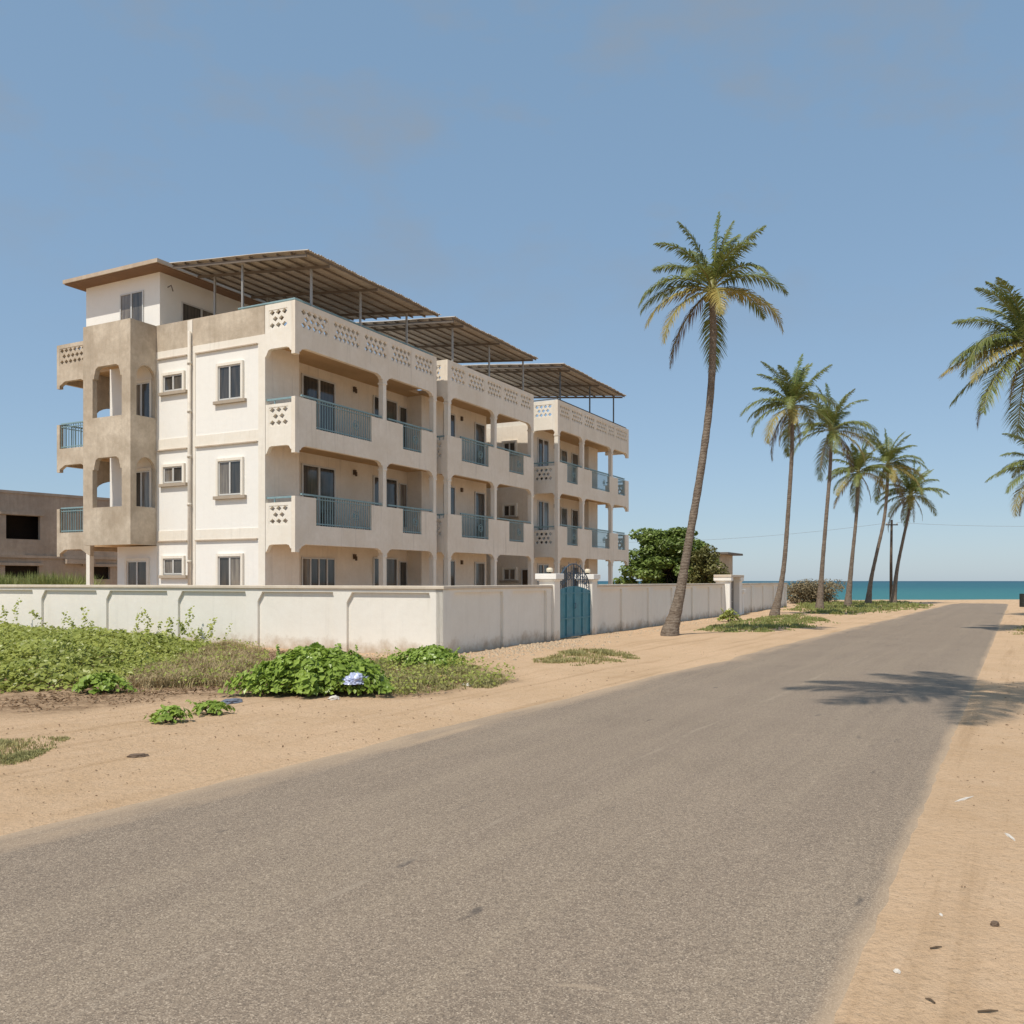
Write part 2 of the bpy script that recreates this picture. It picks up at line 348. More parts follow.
M['sea']=water()
mb=MB(); mb.add([(-30000,100,-1.0),(30000,100,-1.0),(30000,40000,-1.0),(-30000,40000,-1.0)],[(0,1,2,3)])
tag(mb.build('sea',M['sea']),'teal sea reaching the horizon beyond the road','sea',kind='structure')
RW=random.Random(21)
# ------------------------------------------------------------------ apartment building
B=thing('apartment_building','three storey cream apartment block with arched balconies and rusty roof canopies behind white wall','building',(-7.82,28.5,0),rad(-27.7))
def face_box(mb,face,pl,a0,a1,z0,z1,n0,n1):
    if face=='E': mb.box(pl+n0,pl+n1,a0,a1,z0,z1)
    else: mb.box(a0,a1,pl-n0,pl-n1,z0,z1)
def window(par,face,pl,a0,a1,z0,z1,panes=2,sill=True,surround=True,name='window',trim='trim',lean=None):
    """aluminium window: frame part with its panes, surround and sill as sub-parts; pl is the wall plane"""
    fw=.045; mb=MB(); n0,n1=.012,.045
    face_box(mb,face,pl,a0,a0+fw,z0,z1,n0,n1); face_box(mb,face,pl,a1-fw,a1,z0,z1,n0,n1)
    face_box(mb,face,pl,a0+fw,a1-fw,z1-fw,z1,n0,n1); face_box(mb,face,pl,a0+fw,a1-fw,z0,z0+fw,n0,n1)
    for k in range(1,panes):
        c=a0+(a1-a0)*k/panes; face_box(mb,face,pl,c-.03,c+.03,z0+fw,z1-fw,n0,n1+.006)
    f=mb.build(name,M['alu'],par)
    ed=[a0+(a1-a0)*k/panes for k in range(panes+1)]
    for k in range(panes):
        p=MB(); face_box(p,face,pl,ed[k]+.03,ed[k+1]-.03,z0+fw,z1-fw,.006,.018+.008*(k%2)); p.build('pane',M[RW.choice(['glass','glass','glass2','glass3'])],f)
    if surround:
        s=MB(); w=.09
        face_box(s,face,pl,a0-w,a0-.002,z0-.02,z1+w,.002,.085); face_box(s,face,pl,a1+.002,a1+w,z0-.02,z1+w,.002,.085)
        face_box(s,face,pl,a0-.002,a1+.002,z1+.002,z1+w,.002,.085); s.build('surround',M[trim],f)
    if sill:
        s=MB(); face_box(s,face,pl,a0-.2,a1+.2,z0-.13,z0-.022,.002,.11); s.build('sill',M['sill'],f,bevel=.01)
    return f
def door(par,face,pl,a0,a1,z0,z1,panes=1,glass=True):
    mb=MB(); fw=.06
    face_box(mb,face,pl,a0,a0+fw,z0,z1,.01,.06); face_box(mb,face,pl,a1-fw,a1,z0,z1,.01,.06); face_box(mb,face,pl,a0+fw,a1-fw,z1-fw,z1,.01,.06)
    for k in range(1,panes):
        c=a0+(a1-a0)*k/panes; face_box(mb,face,pl,c-.045,c+.045,z0,z1-fw,.01,.066)
    f=mb.build('balcony_door',M['alu'],par); ed=[a0+(a1-a0)*k/panes for k in range(panes+1)]
    for k in range(panes):
        p=MB(); face_box(p,face,pl,ed[k]+.03,ed[k+1]-.03,z0+.01,z1-fw,.005,.02+.01*(k%2)); p.build('pane' if glass else 'door_leaf',M[RW.choice(['glass','glass','glass2'])] if glass else M['door'],f)
    return f
def outline(y0,y1,zs,zt,zb,sup,notch=(),ch=.3,drop=.1,r0=None,r1=None):
    """elevation of a balcony beam: haunched soffit over its supports below, notched parapet above"""
    pts=[]
    for c,hw in sup:
        L=c-hw; Rr=c+hw
        if L>y0+.02:
            pts+=[(L-ch,zs),(L-ch*.72,zs-.03),(L-ch*.35,zs-(zs-zb-drop)*.5),(L-.06,zb+drop),(L,zb+drop),(L,zb)]
        else: pts+=[(y0,zb)]
        if Rr<y1-.02:
            pts+=[(Rr,zb),(Rr,zb+drop),(Rr+.06,zb+drop),(Rr+ch*.35,zs-(zs-zb-drop)*.5),(Rr+ch*.72,zs-.03),(Rr+ch,zs)]
        else: pts+=[(y1,zb)]
    if pts[0][0]>y0+.02: pts=[(y0,zs)]+pts
    if pts[-1][0]<y1-.02: pts.append((y1,zs))
    top=[(y0,zt)]
    for a,b,z in notch: 
        if abs(a-y0)<.01: top=[(a,z),(b,z),(b,zt)]
        elif abs(b-y1)<.01: top+=[(a,zt),(a,z),(b,z)]
        else: top+=[(a,zt),(a,z),(b,z),(b,zt)]
    if abs(top[-1][0]-y1)>.005: top.append((y1,zt))
    return pts+top[::-1]
def lattice(face,pl,a0,a1,z0,z1,th,par,mat,name='lattice'):
    """pierced breeze-block screen, staggered drop-shaped holes"""
    mb=MB(); rows=3; h=(z1-z0)/rows; n=max(2,round((a1-a0)/.245)); w=(a1-a0)/n
    def P(a,z,d): return (pl-d,a,z) if face=='E' else (a,pl+d,z)
    for r in range(rows):
        zz=z0+r*h; off=(r%2)*.5
        cells=[(a0+(k+off)*w,a0+(k+1+off)*w,True) for k in range(n-(r%2))]
        if r%2: cells+= [(a0,a0+w/2,False),(a1-w/2,a1,False)]
        for c0,c1,hole in cells:
            if not hole:
                mb.add([P(c0,zz,0),P(c1,zz,0),P(c1,zz+h,0),P(c0,zz+h,0),P(c0,zz,th),P(c1,zz,th),P(c1,zz+h,th),P(c0,zz+h,th)],[(0,1,2,3),(7,6,5,4)]); continue
            cx,cz=(c0+c1)/2,zz+h/2; rx,rz=w*.43,h*.475; fs=[]; vs=[]
            for d in (0,th):
                vs+=[P(c0,zz,d),P(c1,zz,d),P(c1,zz+h,d),P(c0,zz+h,d),P(cx,cz-rz,d),P(cx+rx,cz+rz*.15,d),P(cx,cz+rz,d),P(cx-rx,cz+rz*.15,d)]
            for o in (0,8): fs+=[(o,o+1,o+4),(o+1,o+5,o+4),(o+1,o+2,o+5),(o+2,o+6,o+5),(o+2,o+3,o+6),(o+3,o+7,o+6),(o+3,o,o+7),(o,o+4,o+7)]
            fs+=[(4,5,13,12),(5,6,14,13),(6,7,15,14),(7,4,12,15)]
            mb.add(vs,fs)
    return mb.build(name,M[mat],par)
def railing(par,face,pl,a0,a1,zb,zt,bars=True,rail0=None,rail1=None,ring=True):
    mb=MB(); r0=a0 if rail0 is None else rail0; r1=a1 if rail1 is None else rail1
    face_box(mb,face,pl,r0,r1,zt,zt+.05,-.10,-.04)
    if bars:
        face_box(mb,face,pl,a0+.002,a1-.002,zb+.05,zb+.085,-.09,-.05); face_box(mb,face,pl,a0+.002,a1-.002,zt-.1,zt-.075,-.09,-.05)
        n=max(3,round((a1-a0)/.13))
        for k in range(n+1):
            c=a0+.012+(a1-a0-.024)*k/n; face_box(mb,face,pl,c-.009,c+.009,zb+.003,zt,-.08,-.06)
    o=mb.build('railing',M['teal'],par)
    if bars and ring and a1-a0>.9:
        q=MB(); cc=a0+(a1-a0)*.72; zc=(zb+zt)/2-.02
        for rr in (.15,.075):
            pts=[]
            for k in range(17):
                an=2*math.pi*k/16; a,z=cc+rr*math.cos(an),zc+rr*math.sin(an)
                pts.append((pl-.052,a,z) if face=='E' else (a,pl+.052,z))
            q.tube(pts,.014,5,False)
        q.build('scroll_rosette',M['teal'],o)
    return o
ZF=(0.1,3.25,6.35); LV=((2.95,2.70,4.45,3.57),(6.05,5.80,7.55,6.66)); ZR=(9.12,8.88)
def gallery(y0,y1,xf,cols,notch,posts,side_cols=False,end_tab=False,xw=0.0,rails=()):
    """one block's street front: slabs, beams, parapets, railings, columns"""
    th=.15; sup=[(c,.13) for c in cols]
    if not side_cols: sup=[(y0+.1,.1)]+sup
    if end_tab: sup=sup+[(y1-.1,.1)]
    for zs,zb,zt,zn in LV:
        mb=MB(); mb.prism(outline(y0,y1,zs,zt,zb,sup,[(a,b,zn) for a,b in notch]),'x',xf-th,xf); mb.build('balcony_front',M['cream'],B)
        for a,b in notch: railing(B,'E',xf,a,b,zn,zt+.06,True)
        for a,b in rails: railing(B,'E',xf,a,b,zt,zt+.06,False)
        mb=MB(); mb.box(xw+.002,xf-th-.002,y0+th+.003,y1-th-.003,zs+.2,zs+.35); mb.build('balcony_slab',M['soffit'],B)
    zs,zb=ZR; mb=MB(); mb.prism(outline(y0,y1,zs,9.74,zb,sup),'x',xf-th,xf)
    mb.box(xf-th,xf,y0,y1,10.34,10.53)
    ed=[y0]+posts+[y1]
    for i,p in enumerate(ed):
        a=max(y0,p-.13) if i else y0; b=min(y1,p+.13) if i<len(ed)-1 else y1
        if i==0: b=y0+.28
        if i==len(ed)-1: a=y1-.28
        mb.box(xf-th,xf,a,b,9.74,10.34)
    mb.build('roof_parapet',M['cream'],B)
    for i in range(len(ed)-1):
        a=ed[i]+(.28 if i==0 else .13); b=ed[i+1]-(.28 if i==len(ed)-2 else .13)
        lattice('E',xf-.012,a,b,9.74,10.34,.09,B,'cream')
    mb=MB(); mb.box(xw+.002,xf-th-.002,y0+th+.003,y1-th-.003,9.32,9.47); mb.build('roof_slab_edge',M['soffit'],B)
    for c in cols:
        for k in range(3):
            mb=MB(); z0=(0.0,LV[0][2]-1.2,LV[1][2]-1.2)[k]; z1=(LV[0][0],LV[1][0],ZR[0])[k]+.05
            mb.box(xf-.20,xf-.006,c-.098,c+.098,z0,z1); mb.box(xf-.225,xf+.016,c-.122,c+.122,z1-.36,z1-.30); mb.build('column',M['trim'],B)
def side_panel(y,xa,xb,level,mat='trim',lat=True,low=True,far=False):
    """end panel of a balcony, plane facing -y (or +y with far)"""
    th=.15; y0,y1=(y,y+th) if not far else (y-th,y)
    if level<2:
        zs,zb,zt,zn=LV[level]
        L=xa+.02; Rr=xb-.15
        z3=zs+.55; zl=zt-.28
        pts=([(L,zb),(L+.05,zb+.05),(L+.14,zs-.03)] if not far else [(L,zs)])+[(L+.24,zs),(Rr-.2,zs),(Rr-.1,zs-.03),(Rr-.04,zb+.12),(Rr-.002,zb+.12),(Rr-.002,zs+.62),(L,zs+.62)]
        mb=MB(); mb.prism(pts,'y',y0,y1); mb.box(L,L+.14,y0,y1,zs+.62,zl); mb.box(Rr-.13,Rr-.002,y0,y1,zs+.62,zl)
        mb.box(L,Rr-.002,y0,y1,zl,zl+.1); o=mb.build('balcony_side',M[mat],B)
        lattice('S',y0+.012,L+.14,Rr-.13,zs+.62,zl,.09,B,mat)
        mb=MB(); mb.box(L,Rr-.002,y0+.05,y0+.1,zt-.05,zt+.01); mb.box(L+.3,L+.33,y0+.06,y0+.09,zl+.1,zt-.05); mb.build('railing',M['teal'],B)
    else:
        zs,zb=ZR; L=xa; Rr=xb-.15
        pts=([(L,zb),(L+.05,zb+.05),(L+.14,zs-.03)] if not far else [(L,zs)])+[(L+.24,zs),(Rr-.2,zs),(Rr-.1,zs-.03),(Rr-.04,zb+.12),(Rr-.002,zb+.12),(Rr-.002,9.74),(L,9.74)]
        mb=MB(); mb.prism(pts,'y',y0,y1); mb.box(L,L+.16,y0,y1,9.74,10.34); mb.box(Rr-.16,Rr-.002,y0,y1,9.74,10.34); mb.box(L,Rr-.002,y0,y1,10.34,10.53)
        mb.build('parapet_end',M[mat],B); lattice('S',y0+.012,L+.16,Rr-.16,9.74,10.34,.09,B,mat)
# --- main bodies
def body(poly,z0,z1,mat='cream',name='wall'):
    mb=MB(); mb.prism(poly,'z',z0,z1); return mb.build(name,M[mat],B)
body([(-4.9,.03),(-.0,.03),(0,1.6),(-.7,1.6),(-.7,8.95),(0.0,8.95),(0.0,14.3),(-3.2,14.3),(-3.2,17.78),(-4.9,17.78)],0,9.45)
body([(-4.902,.6),(-6.9,.6),(-6.9,3.2),(-8.5,3.2),(-8.5,27.4),(-4.902,27.4)],0,9.45,'cream')
body([(-4.898,17.782),(.6,17.782),(.6,20.3),(.1,20.3),(.1,24.9),(.6,24.9),(.6,26.2),(-4.898,26.2)],0,9.45)
body([(-4.9,0.032),(-6.9,0.032),(-6.9,.598),(-4.9,.598)],0,3.0,'white','ground_floor_wall')
# --- white gable facade: cream frame bands and white panels
f=MB(); f.box(-4.9,-.0,0.0,.028,9.36,9.62); f.box(-4.9,0,0.0,.028,6.25,6.62); f.box(-4.9,0,0,.028,3.15,3.5)
for a,b in ((-4.9,-4.86),(-3.42,-3.06),(-.28,0.0)):
    for z0,z1 in ((0,3.15),(3.5,6.25),(6.62,9.36)): f.box(a,b,0,.028,z0,z1)
f.build('facade_frame',M['trim'],B)
f=MB()
for a,b in ((-4.86,-3.42),(-3.06,-.28)):
    for z0,z1 in ((0,3.15),(3.5,6.25),(6.62,9.36)): f.box(a,b,.02,.03,z0,z1)
f.build('painted_panels',M['white'],B)
# brown strips standing in for the shadow line under each band
for a,b in ((-4.84,-3.44),(-3.04,-.32)):
    for z in (3.13,6.23,9.34): 
        q=MB(); q.box(a,b,-.045,-.002,z-.005,z+.035); q.build('band_shade_strip',M['fascia'],B)
for k in range(3):
    dz=-3.1*(2-k)
    window(B,'S',.02,-1.98,-.99,7.69+dz,8.80+dz)
    window(B,'S',.02,-4.52,-3.62,8.22+dz,8.76+dz)
# raw concrete parapet above the gable
mb=MB(); mb.box(-4.9,-.02,0.004,.16,9.622,10.53); mb.build('raw_parapet',M['concrete'],B)
mb=MB(); mb.box(-4.9,.58,17.80,17.94,9.452,10.52); mb.build('raw_parapet',M['trim'],B)
mb=MB(); mb.box(-3.4,-3.18,-.02,0.002,9.63,10.5); mb.build('parapet_pilaster',M['trim'],B)
mb=MB(); mb.tube([(-3.24,-.09,.05),(-3.24,-.09,10.1)],.055,10); 
for z in (1.2,2.4,4.3,5.9,7.4,9.0): mb.tube([(-3.24,-.09,z),(-3.24,-.09,z+.09)],.072,10)
mb.build('downpipe',M['pipe'],B,True)
# --- block 1, 2, 3 street galleries
gallery(0,8.15,1.23,[4.72,8.03],[(1.0,3.95),(5.85,7.1)],[1.75,3.4,5.0,6.5],rails=((.36,.99),(3.96,4.6),(5.0,5.84),(7.11,7.9)))
for lv in range(3): side_panel(0,0,1.23,lv)
gallery(8.6,16.25,1.45,[8.75,12.55,16.12],[(9.7,11.95),(13.8,15.25)],[10.1,11.7,13.2,14.8],side_cols=True,rails=((11.96,12.4),(12.7,13.79),(15.26,16)))
for lv in range(3): side_panel(8.6,.7,1.45,lv,'cream')
gallery(17.75,27.5,2.0,[17.88,20.9,24.9],[(18.85,20.2),(22.0,24.55),(25.8,26.95)],[19.3,20.9,22.5,24.2,25.4],side_cols=True,end_tab=True,xw=.1,rails=((18.05,18.84),(20.21,20.75),(21.1,21.99),(25.05,25.79)))
for lv in range(3): side_panel(17.75,.6,2.0,lv)
for lv in range(3): side_panel(27.5,.6,2.0,lv,far=True)
mb=MB()
for z in (0.0,3.1,6.2): mb.box(.42,.6,17.76,17.94,z,z+2.9)
mb.build('pilaster',M['trim'],B)
# floor of the covered ground-level terrace and gap slabs behind block 2's open bay
for z in (3.15,6.25,9.32):
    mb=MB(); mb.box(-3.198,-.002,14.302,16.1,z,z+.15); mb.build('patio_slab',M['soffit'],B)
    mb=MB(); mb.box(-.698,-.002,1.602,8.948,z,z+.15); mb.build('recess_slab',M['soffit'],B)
# openings of the street front
for k,z in enumerate(ZF):
    door(B,'E',-.7,2.5,4.3,z+.02,z+2.62,2) if k else window(B,'E',-.7,2.5,4.3,1.0,2.62,4,False,False)
    door(B,'E',-.7,6.6,8.2,z+.02,z+2.62,2)
    mb=MB(); mb.box(-.695,-.62,5.38,5.5,z+2.52,z+2.7); mb.box(-.618,-.56,5.41,5.47,z+2.46,z+2.62); mb.build('wall_light',M['pole'],B)
    door(B,'E',0.0,10.6,11.5,z+.02,z+2.6,2)
    mb=MB(); mb.box(0.003,.08,12.0,12.11,z+2.42,z+2.6); mb.build('wall_light',M['pole'],B)
    door(B,'E',0.0,13.2,14.1,z+.02,z+2.55,1)
    window(B,'S',17.782,-.95,-.3,z+1.75,z+2.3,2)
    door(B,'S',17.782,.02,.5,z+.02,z+2.3,1,False) if k==0 else None
    door(B,'E',.6,18.35,19.6,z+.02,z+2.55,2)
    door(B,'E',.1,22.2,23.0,z+.02,z+2.5,1); door(B,'E',.1,23.6,24.5,z+.02,z+2.5,1)
    mb=MB(); mb.box(.103,.17,21.2,21.3,z+2.4,z+2.58); mb.build('wall_light',M['pole'],B)
    window(B,'E',-.7,8.35,8.9,z+.7,z+2.5,1,False,False)
# --- corner loggia in raw concrete
Y0=-1.06; XL,XR=-7.26,-4.9
def ring_panel(axis,a0,a1,o0,o1,z0,z1,zs,zt,p0,p1,mat='concrete',name='loggia_wall',arch=False):
    """panel with one opening o0..o1, zs..zt with clipped or arched head"""
    mb=MB(); c=.28
    mb.prism([(a0,z0),(a1,z0),(a1,zs),(a0,zs)],axis,p0,p1)
    if arch:
        m=(o0+o1)/2; r=(o1-o0)/2; head=[(m+r*math.cos(t),zt-.45+.45*math.sin(t)) for t in [math.pi*k/12 for k in range(13)]][::-1]
    else:
        head=[(o0,zt-c-.12),(o0+.07,zt-c-.12),(o0+.09,zt-c),(o0+.16,zt-.07),(o0+c,zt),(o1-c,zt),(o1-.16,zt-.07),(o1-.09,zt-c),(o1-.07,zt-c-.12),(o1,zt-c-.12)]
    mb.prism([(a0,zs),(o0,zs)]+head+[(o1,zs),(a1,zs),(a1,z1),(a0,z1)],axis,p0,p1)
    return mb.build(name,M[mat],B)
for k,(z0,z1,zs,zt) in enumerate(((3.02,6.2,4.3,5.98),(6.2,10.52,7.35,9.08))):
    ring_panel('y',XL,XR,XL+.48,XR-.42,z0,z1,zs,zt,Y0,Y0+.18)
    ring_panel('x',Y0+.182,.028,Y0+.24,-.05,z0,z1,zs,zt,XR-.14,XR-.003,arch=True)
    window(B,'S',.04,-6.1,-5.2,zs-.05,zs+1.3,2,False,True)
    mb=MB(); mb.box(XL+.01,XR-.142,Y0+.183,.158,z0+.02,z0+.2); mb.box(-8.35,XR-.142,.16,3.19,z0+.02,z0+.2); mb.build('loggia_slab',M['soffit'],B)
    ring_panel('x',.16,3.1,.28,2.4,z0+.2,z1-.02,zs-.6,(5.5,8.2)[k],-8.5,-8.36,arch=True)
mb=MB(); mb.box(XL+.01,XR-.142,Y0+.183,.158,9.3,9.45); mb.box(-8.48,XR-.142,.16,3.19,9.3,9.45); mb.build('loggia_slab',M['soffit'],B)
mb=MB(); mb.box(-7.3,-4.92,.04,.598,3.2,9.3); mb.build('loggia_back_wall',M['white'],B)
# balcony on the far left end, its street end seen beside the loggia
XA,XB=-10.14,-8.5
for zs,zb,zt,zn in LV:
    pts=[(XA,zb),(XA+.16,zb),(XA+.16,zb+.1),(XA+.25,zs-.1),(XA+.45,zs),(XB-.3,zs),(XB-.1,zs-.1),(XB-.02,zb+.1),(XB+.2,zb),(XB+.2,zn),(XA+.16,zn),(XA+.16,zt),(XA,zt)]
    mb=MB(); mb.prism(pts,'y',0.0,.15); mb.box(XA,XA+.15,.152,6.0,zs,zn); mb.build('balcony_end',M['concrete'],B)
    railing(B,'S',0,XA+.17,XB,zn,zt,True,ring=False)
    railing(B,'E',XA+.16,.16,6.0,zn,zt,True,ring=False)
    mb=MB(); mb.box(XA+.152,XB-.002,.153,6,zs+.2,zs+.35); mb.build('balcony_slab',M['soffit'],B)
zs,zb=ZR
pts=[(XA,zb),(XA+.16,zb),(XA+.16,zb+.1),(XA+.25,zs-.1),(XA+.45,zs),(XB-.3,zs),(XB-.1,zs-.1),(XB-.02,zb+.1),(XB+.2,zb),(XB+.2,9.72),(XA,9.72)]
mb=MB(); mb.prism(pts,'y',0,.15); mb.box(XA,XA+.16,0,.15,9.72,10.34); mb.box(XA,XB+.2,0,.15,10.34,10.48); mb.box(XB-.05,XB+.2,0,.15,9.72,10.34); mb.box(XA,XA+.15,.152,6,9.1,10.48); mb.build('parapet_end',M['concrete'],B)
lattice('S',.012,XA+.16,XB-.05,9.72,10.34,.09,B,'concrete')
mb=MB(); mb.box(XA+.152,XB-.002,.153,6,9.32,9.46); mb.build('roof_slab_edge',M['soffit'],B)
for y in (.09,5.9):
    mb=MB(); mb.box(XB-.02,XB+.17,y-.085,y+.085,0,9.1); mb.build('column',M['trim'],B)
# ground floor window below the loggia
window(B,'S',.032,-6.35,-5.35,.9,2.5,2,False,True)
# --- stair penthouse with flat slab roof
mb=MB(); mb.prism([(-8.55,.03),(-4.77,.03),(-4.77,6.0),(-8.55,6.0)],'z',9.46,12.36); mb.build('penthouse_wall',M['white'],B)
window(B,'S',.03,-6.72,-5.55,10.55,11.85,2,False,False); window(B,'E',-4.77,.95,2.75,10.45,11.6,2,False,False)
mb=MB(); mb.prism([(-8.95,-.62),(-4.15,-.62),(-4.15,6.4),(-8.95,6.4)],'z',12.40,12.53); r=mb.build('penthouse_roof',M['fascia'],B)
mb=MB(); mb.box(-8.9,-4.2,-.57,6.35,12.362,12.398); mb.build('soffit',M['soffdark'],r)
mb=MB(); mb.tube([(-4.7,.3,11.9),(-4.55,.32,11.95),(-4.5,.35,11.75)],.02,6); mb.build('bracket',M['purlin'],B)
# --- rusty sheet canopies over the roof terraces
def canopy(y0,y1,x0,z0,x1,z1,posts,postx,mat_front):
    def Z(x): return z0+(z1-z0)*(x-x0)/(x1-x0)
    mb=MB(); n=int((y1-y0)/.06); m=6; v=[]
    for i in range(n+1):
        y=y0+(y1-y0)*i/n
        for j in range(m+1):
            x=x0+(x1-x0)*j/m; v.append((x+ (0.02*math.sin(i*.7) if j==0 else 0),y,Z(x)+.02*(1 if i%2 else -1)+.015*math.sin(y*1.7+j)))
    fs=[(i*(m+1)+j,(i+1)*(m+1)+j,(i+1)*(m+1)+j+1,i*(m+1)+j+1) for i in range(n) for j in range(m)]
    mb.add(v,fs); o=mb.build('canopy_sheet',M['roof'],B); s=o.modifiers.new('solid','SOLIDIFY'); s.thickness=.012
    k=int(abs(x1-x0)/.55)
    for i in range(k+1):
        x=x0-.12+(x1-x0+.24)*i/k; q=MB(); q.box(x-.018,x+.018,y0+.05,y1-.05,Z(x)-.09,Z(x)-.035); q.build('purlin',M['purlin'],o)
    for y in posts+[y0+.1]:
        q=MB(); a,b=x0-.1,x1+.1; w=.02
        q.add([(a,y-w,Z(a)-.2),(a,y+w,Z(a)-.2),(b,y+w,Z(b)-.2),(b,y-w,Z(b)-.2),(a,y-w,Z(a)-.112),(a,y+w,Z(a)-.112),(b,y+w,Z(b)-.112),(b,y-w,Z(b)-.112)],[(0,3,2,1),(4,5,6,7),(0,1,5,4),(1,2,6,5),(2,3,7,6),(3,0,4,7)]); q.build('rafter',M['purlin'],o)
    for i,y in enumerate(posts):
        for x,zb in ((postx,10.53),(x1+.9,9.45)):
            q=MB(); q.box(x-.03,x+.03,y-.03-.0,y+.03,zb,Z(x)-.2); q.build('canopy_post',M[mat_front if i<len(posts)-1 or mat_front=='greymetal' else 'darkpost'],B)
    return o
canopy(-.32,7.3,1.98,11.87,-3.95,12.45,[.85,3.4,6.2],1.15,'greymetal')
canopy(8.25,15.7,1.98,12.05,-4.2,12.6,[9.1,12.1,15.3],1.37,'greymetal')
canopy(17.2,25.7,2.55,12.1,-4.0,12.7,[18.2,21.9,25.3],1.92,'darkpost')
mb=MB(); mb.box(-1.06,-1.0,.05,.11,10.53,12.0); mb.build('canopy_post',M['greymetal'],B)
# roof-edge rail, water tank pipes
mb=MB(); mb.tube([(-1.2,.07,10.6),(1.14,.07,10.6),(1.14,8.0,10.6)],.035,8)
for y in (.1,2,4,6,7.9): mb.box(1.12,1.16,y-.02,y+.02,10.53,10.58)
mb.build('roof_rail',M['teal'],B)
mb=MB(); mb.tube([(.6,17.86,10.6),(1.9,17.86,10.6),(1.9,27.3,10.6)],.03,8)
for y in (18.0,20.4,22.8,25.2,27.2): mb.box(1.88,1.92,y-.02,y+.02,10.53,10.58)
mb.build('roof_rail',M['darkpost'],B)
# ------------------------------------------------------------------ perimeter wall and gates
PW=thing('perimeter_wall','long white rendered perimeter wall with recessed bays and mortar coping in front of the apartments','wall',(W0.x,W0.y,0),-AW)
def runE(y0,y1,cols,x=0.0):
    """street-side run, outer face at x"""
    mb=MB(); mb.box(x-.2,x-.06,y0,y1,-.3,1.62); w=mb.build('wall_core',M['wall'],PW)
    sup=[(c,.17) for c in cols]
    mb=MB(); mb.prism(outline(y0,y1,1.46,1.62,-.3,sup,ch=.24,drop=1.5),'x',x-.058,x); mb.build('pilaster_frame',M['wall'],PW)
    mb=MB(); n=int((y1-y0)/1.2)
    mb.box(x-.24,x+.04,y0,y1,1.622,1.72); mb.build('coping',M['coping'],PW,bevel=.015)
    mb=MB(); mb.box(x-.05,x-.012,y0+.01,y1-.01,-.3,.16); mb.build('plinth',M['coping'],PW)
def outline_w(y0,y1,zs,zt,sup):
    pts=[]
    for c,hw in sup:
        L,Rr=max(c-hw,y0),min(c+hw,y1)
        if L>y0+.02: pts+=[(L-.03,zs),(L-.02,zs-.05),(L,zs-.12),(L,-.3)]
        else: pts+=[(y0,-.3)]
        if Rr<y1-.02: pts+=[(Rr,-.3),(Rr,zs-.26),(Rr+.03,zs-.2),(Rr+.13,zs-.06),(Rr+.16,zs)]
        else: pts+=[(y1,-.3)]
    return pts+[(y1,zt),(y0,zt)]
def run(face,a0,a1,cols):
    mb=MB(); ax='x' if face=='E' else 'y'
    def B_(m,b0,b1,z0,z1,n0,n1): face_box(m,face,0.0,b0,b1,z0,z1,n0,n1)
    B_(mb,a0,a1,-.3,1.60,-.2,-.075); mb.build('wall_core',M['wall'],PW)
    mb=MB(); pts=outline_w(a0,a1,1.52,1.60,[(c,.2) for c in cols])
    if face=='E': mb.prism(pts,'x',-.073,0.0)
    else: mb.prism(pts,'y',0.0,.073)
    mb.build('pilaster_frame',M['wall'],PW)
    mb=MB(); B_(mb,a0-(0 if face=='E' else 0),a1+(.045 if face=='S' else 0),1.602,1.685,-.24,.045); mb.build('coping',M['coping'],PW,bevel=.014)
run('S',-33,-.001,[-32.8]+[-.1-2.93*k for k in range(11,0,-1)]+[-.16])
# street runs: 0..6.3, 9.5..27.2, 30.8..44.7
run('E',.0,6.19,[.17,3.28,6.05]); run('E',9.63,27.2,[9.8,12.5,15.5,18.6,21.7,24.6,27.1]); run('E',30.9,44.7,[31.1,34.0,37.2,40.4,44.5])
def pier(y0,y1,zt,x0=-.42,x1=.09,lamp=None,mat='wall'):
    mb=MB(); mb.box(x0,x1,y0,y1,-.3,zt-.17); p=mb.build('gate_pier',M[mat],PW,bevel=.01)
    mb=MB(); mb.box(x0-.09,x1+.09,y0-.09,y1+.09,zt-.168,zt); mb.box(x0-.05,x1+.05,y0-.05,y1+.05,zt-.21,zt-.17); mb.build('pier_cap',M['white'],p,bevel=.012)
    if lamp:
        q=MB(); c=((x0+x1)/2,(y0+y1)/2); q.tube([(c[0],c[1],zt),(c[0],c[1],zt+.06)],.05,10); q.build('lamp_base',M['drum'],p)
        q=MB(); q.tube([(c[0],c[1],zt+.05),(c[0],c[1],zt+.07),(c[0],c[1],zt+.15),(c[0],c[1],zt+.18)],[.06,.10,.10,.05],12); q.build('lamp_globe',M['lamp'],p,True)
    return p
pier(6.2,6.62,2.02,lamp=True); pier(9.2,9.62,2.02,lamp=True)
pier(27.21,27.5,1.98,x1=.3,mat='white'); pier(29.35,29.9,1.98,x1=.3,mat='white')
mb=MB(); mb.box(-.5,.4,27.1,30.0,2.0-.018,2.12); mb.build('gate_lintel',M['coping'],PW,bevel=.02)
pier(30.5,30.88,1.35,-.3,.2,mat='white')
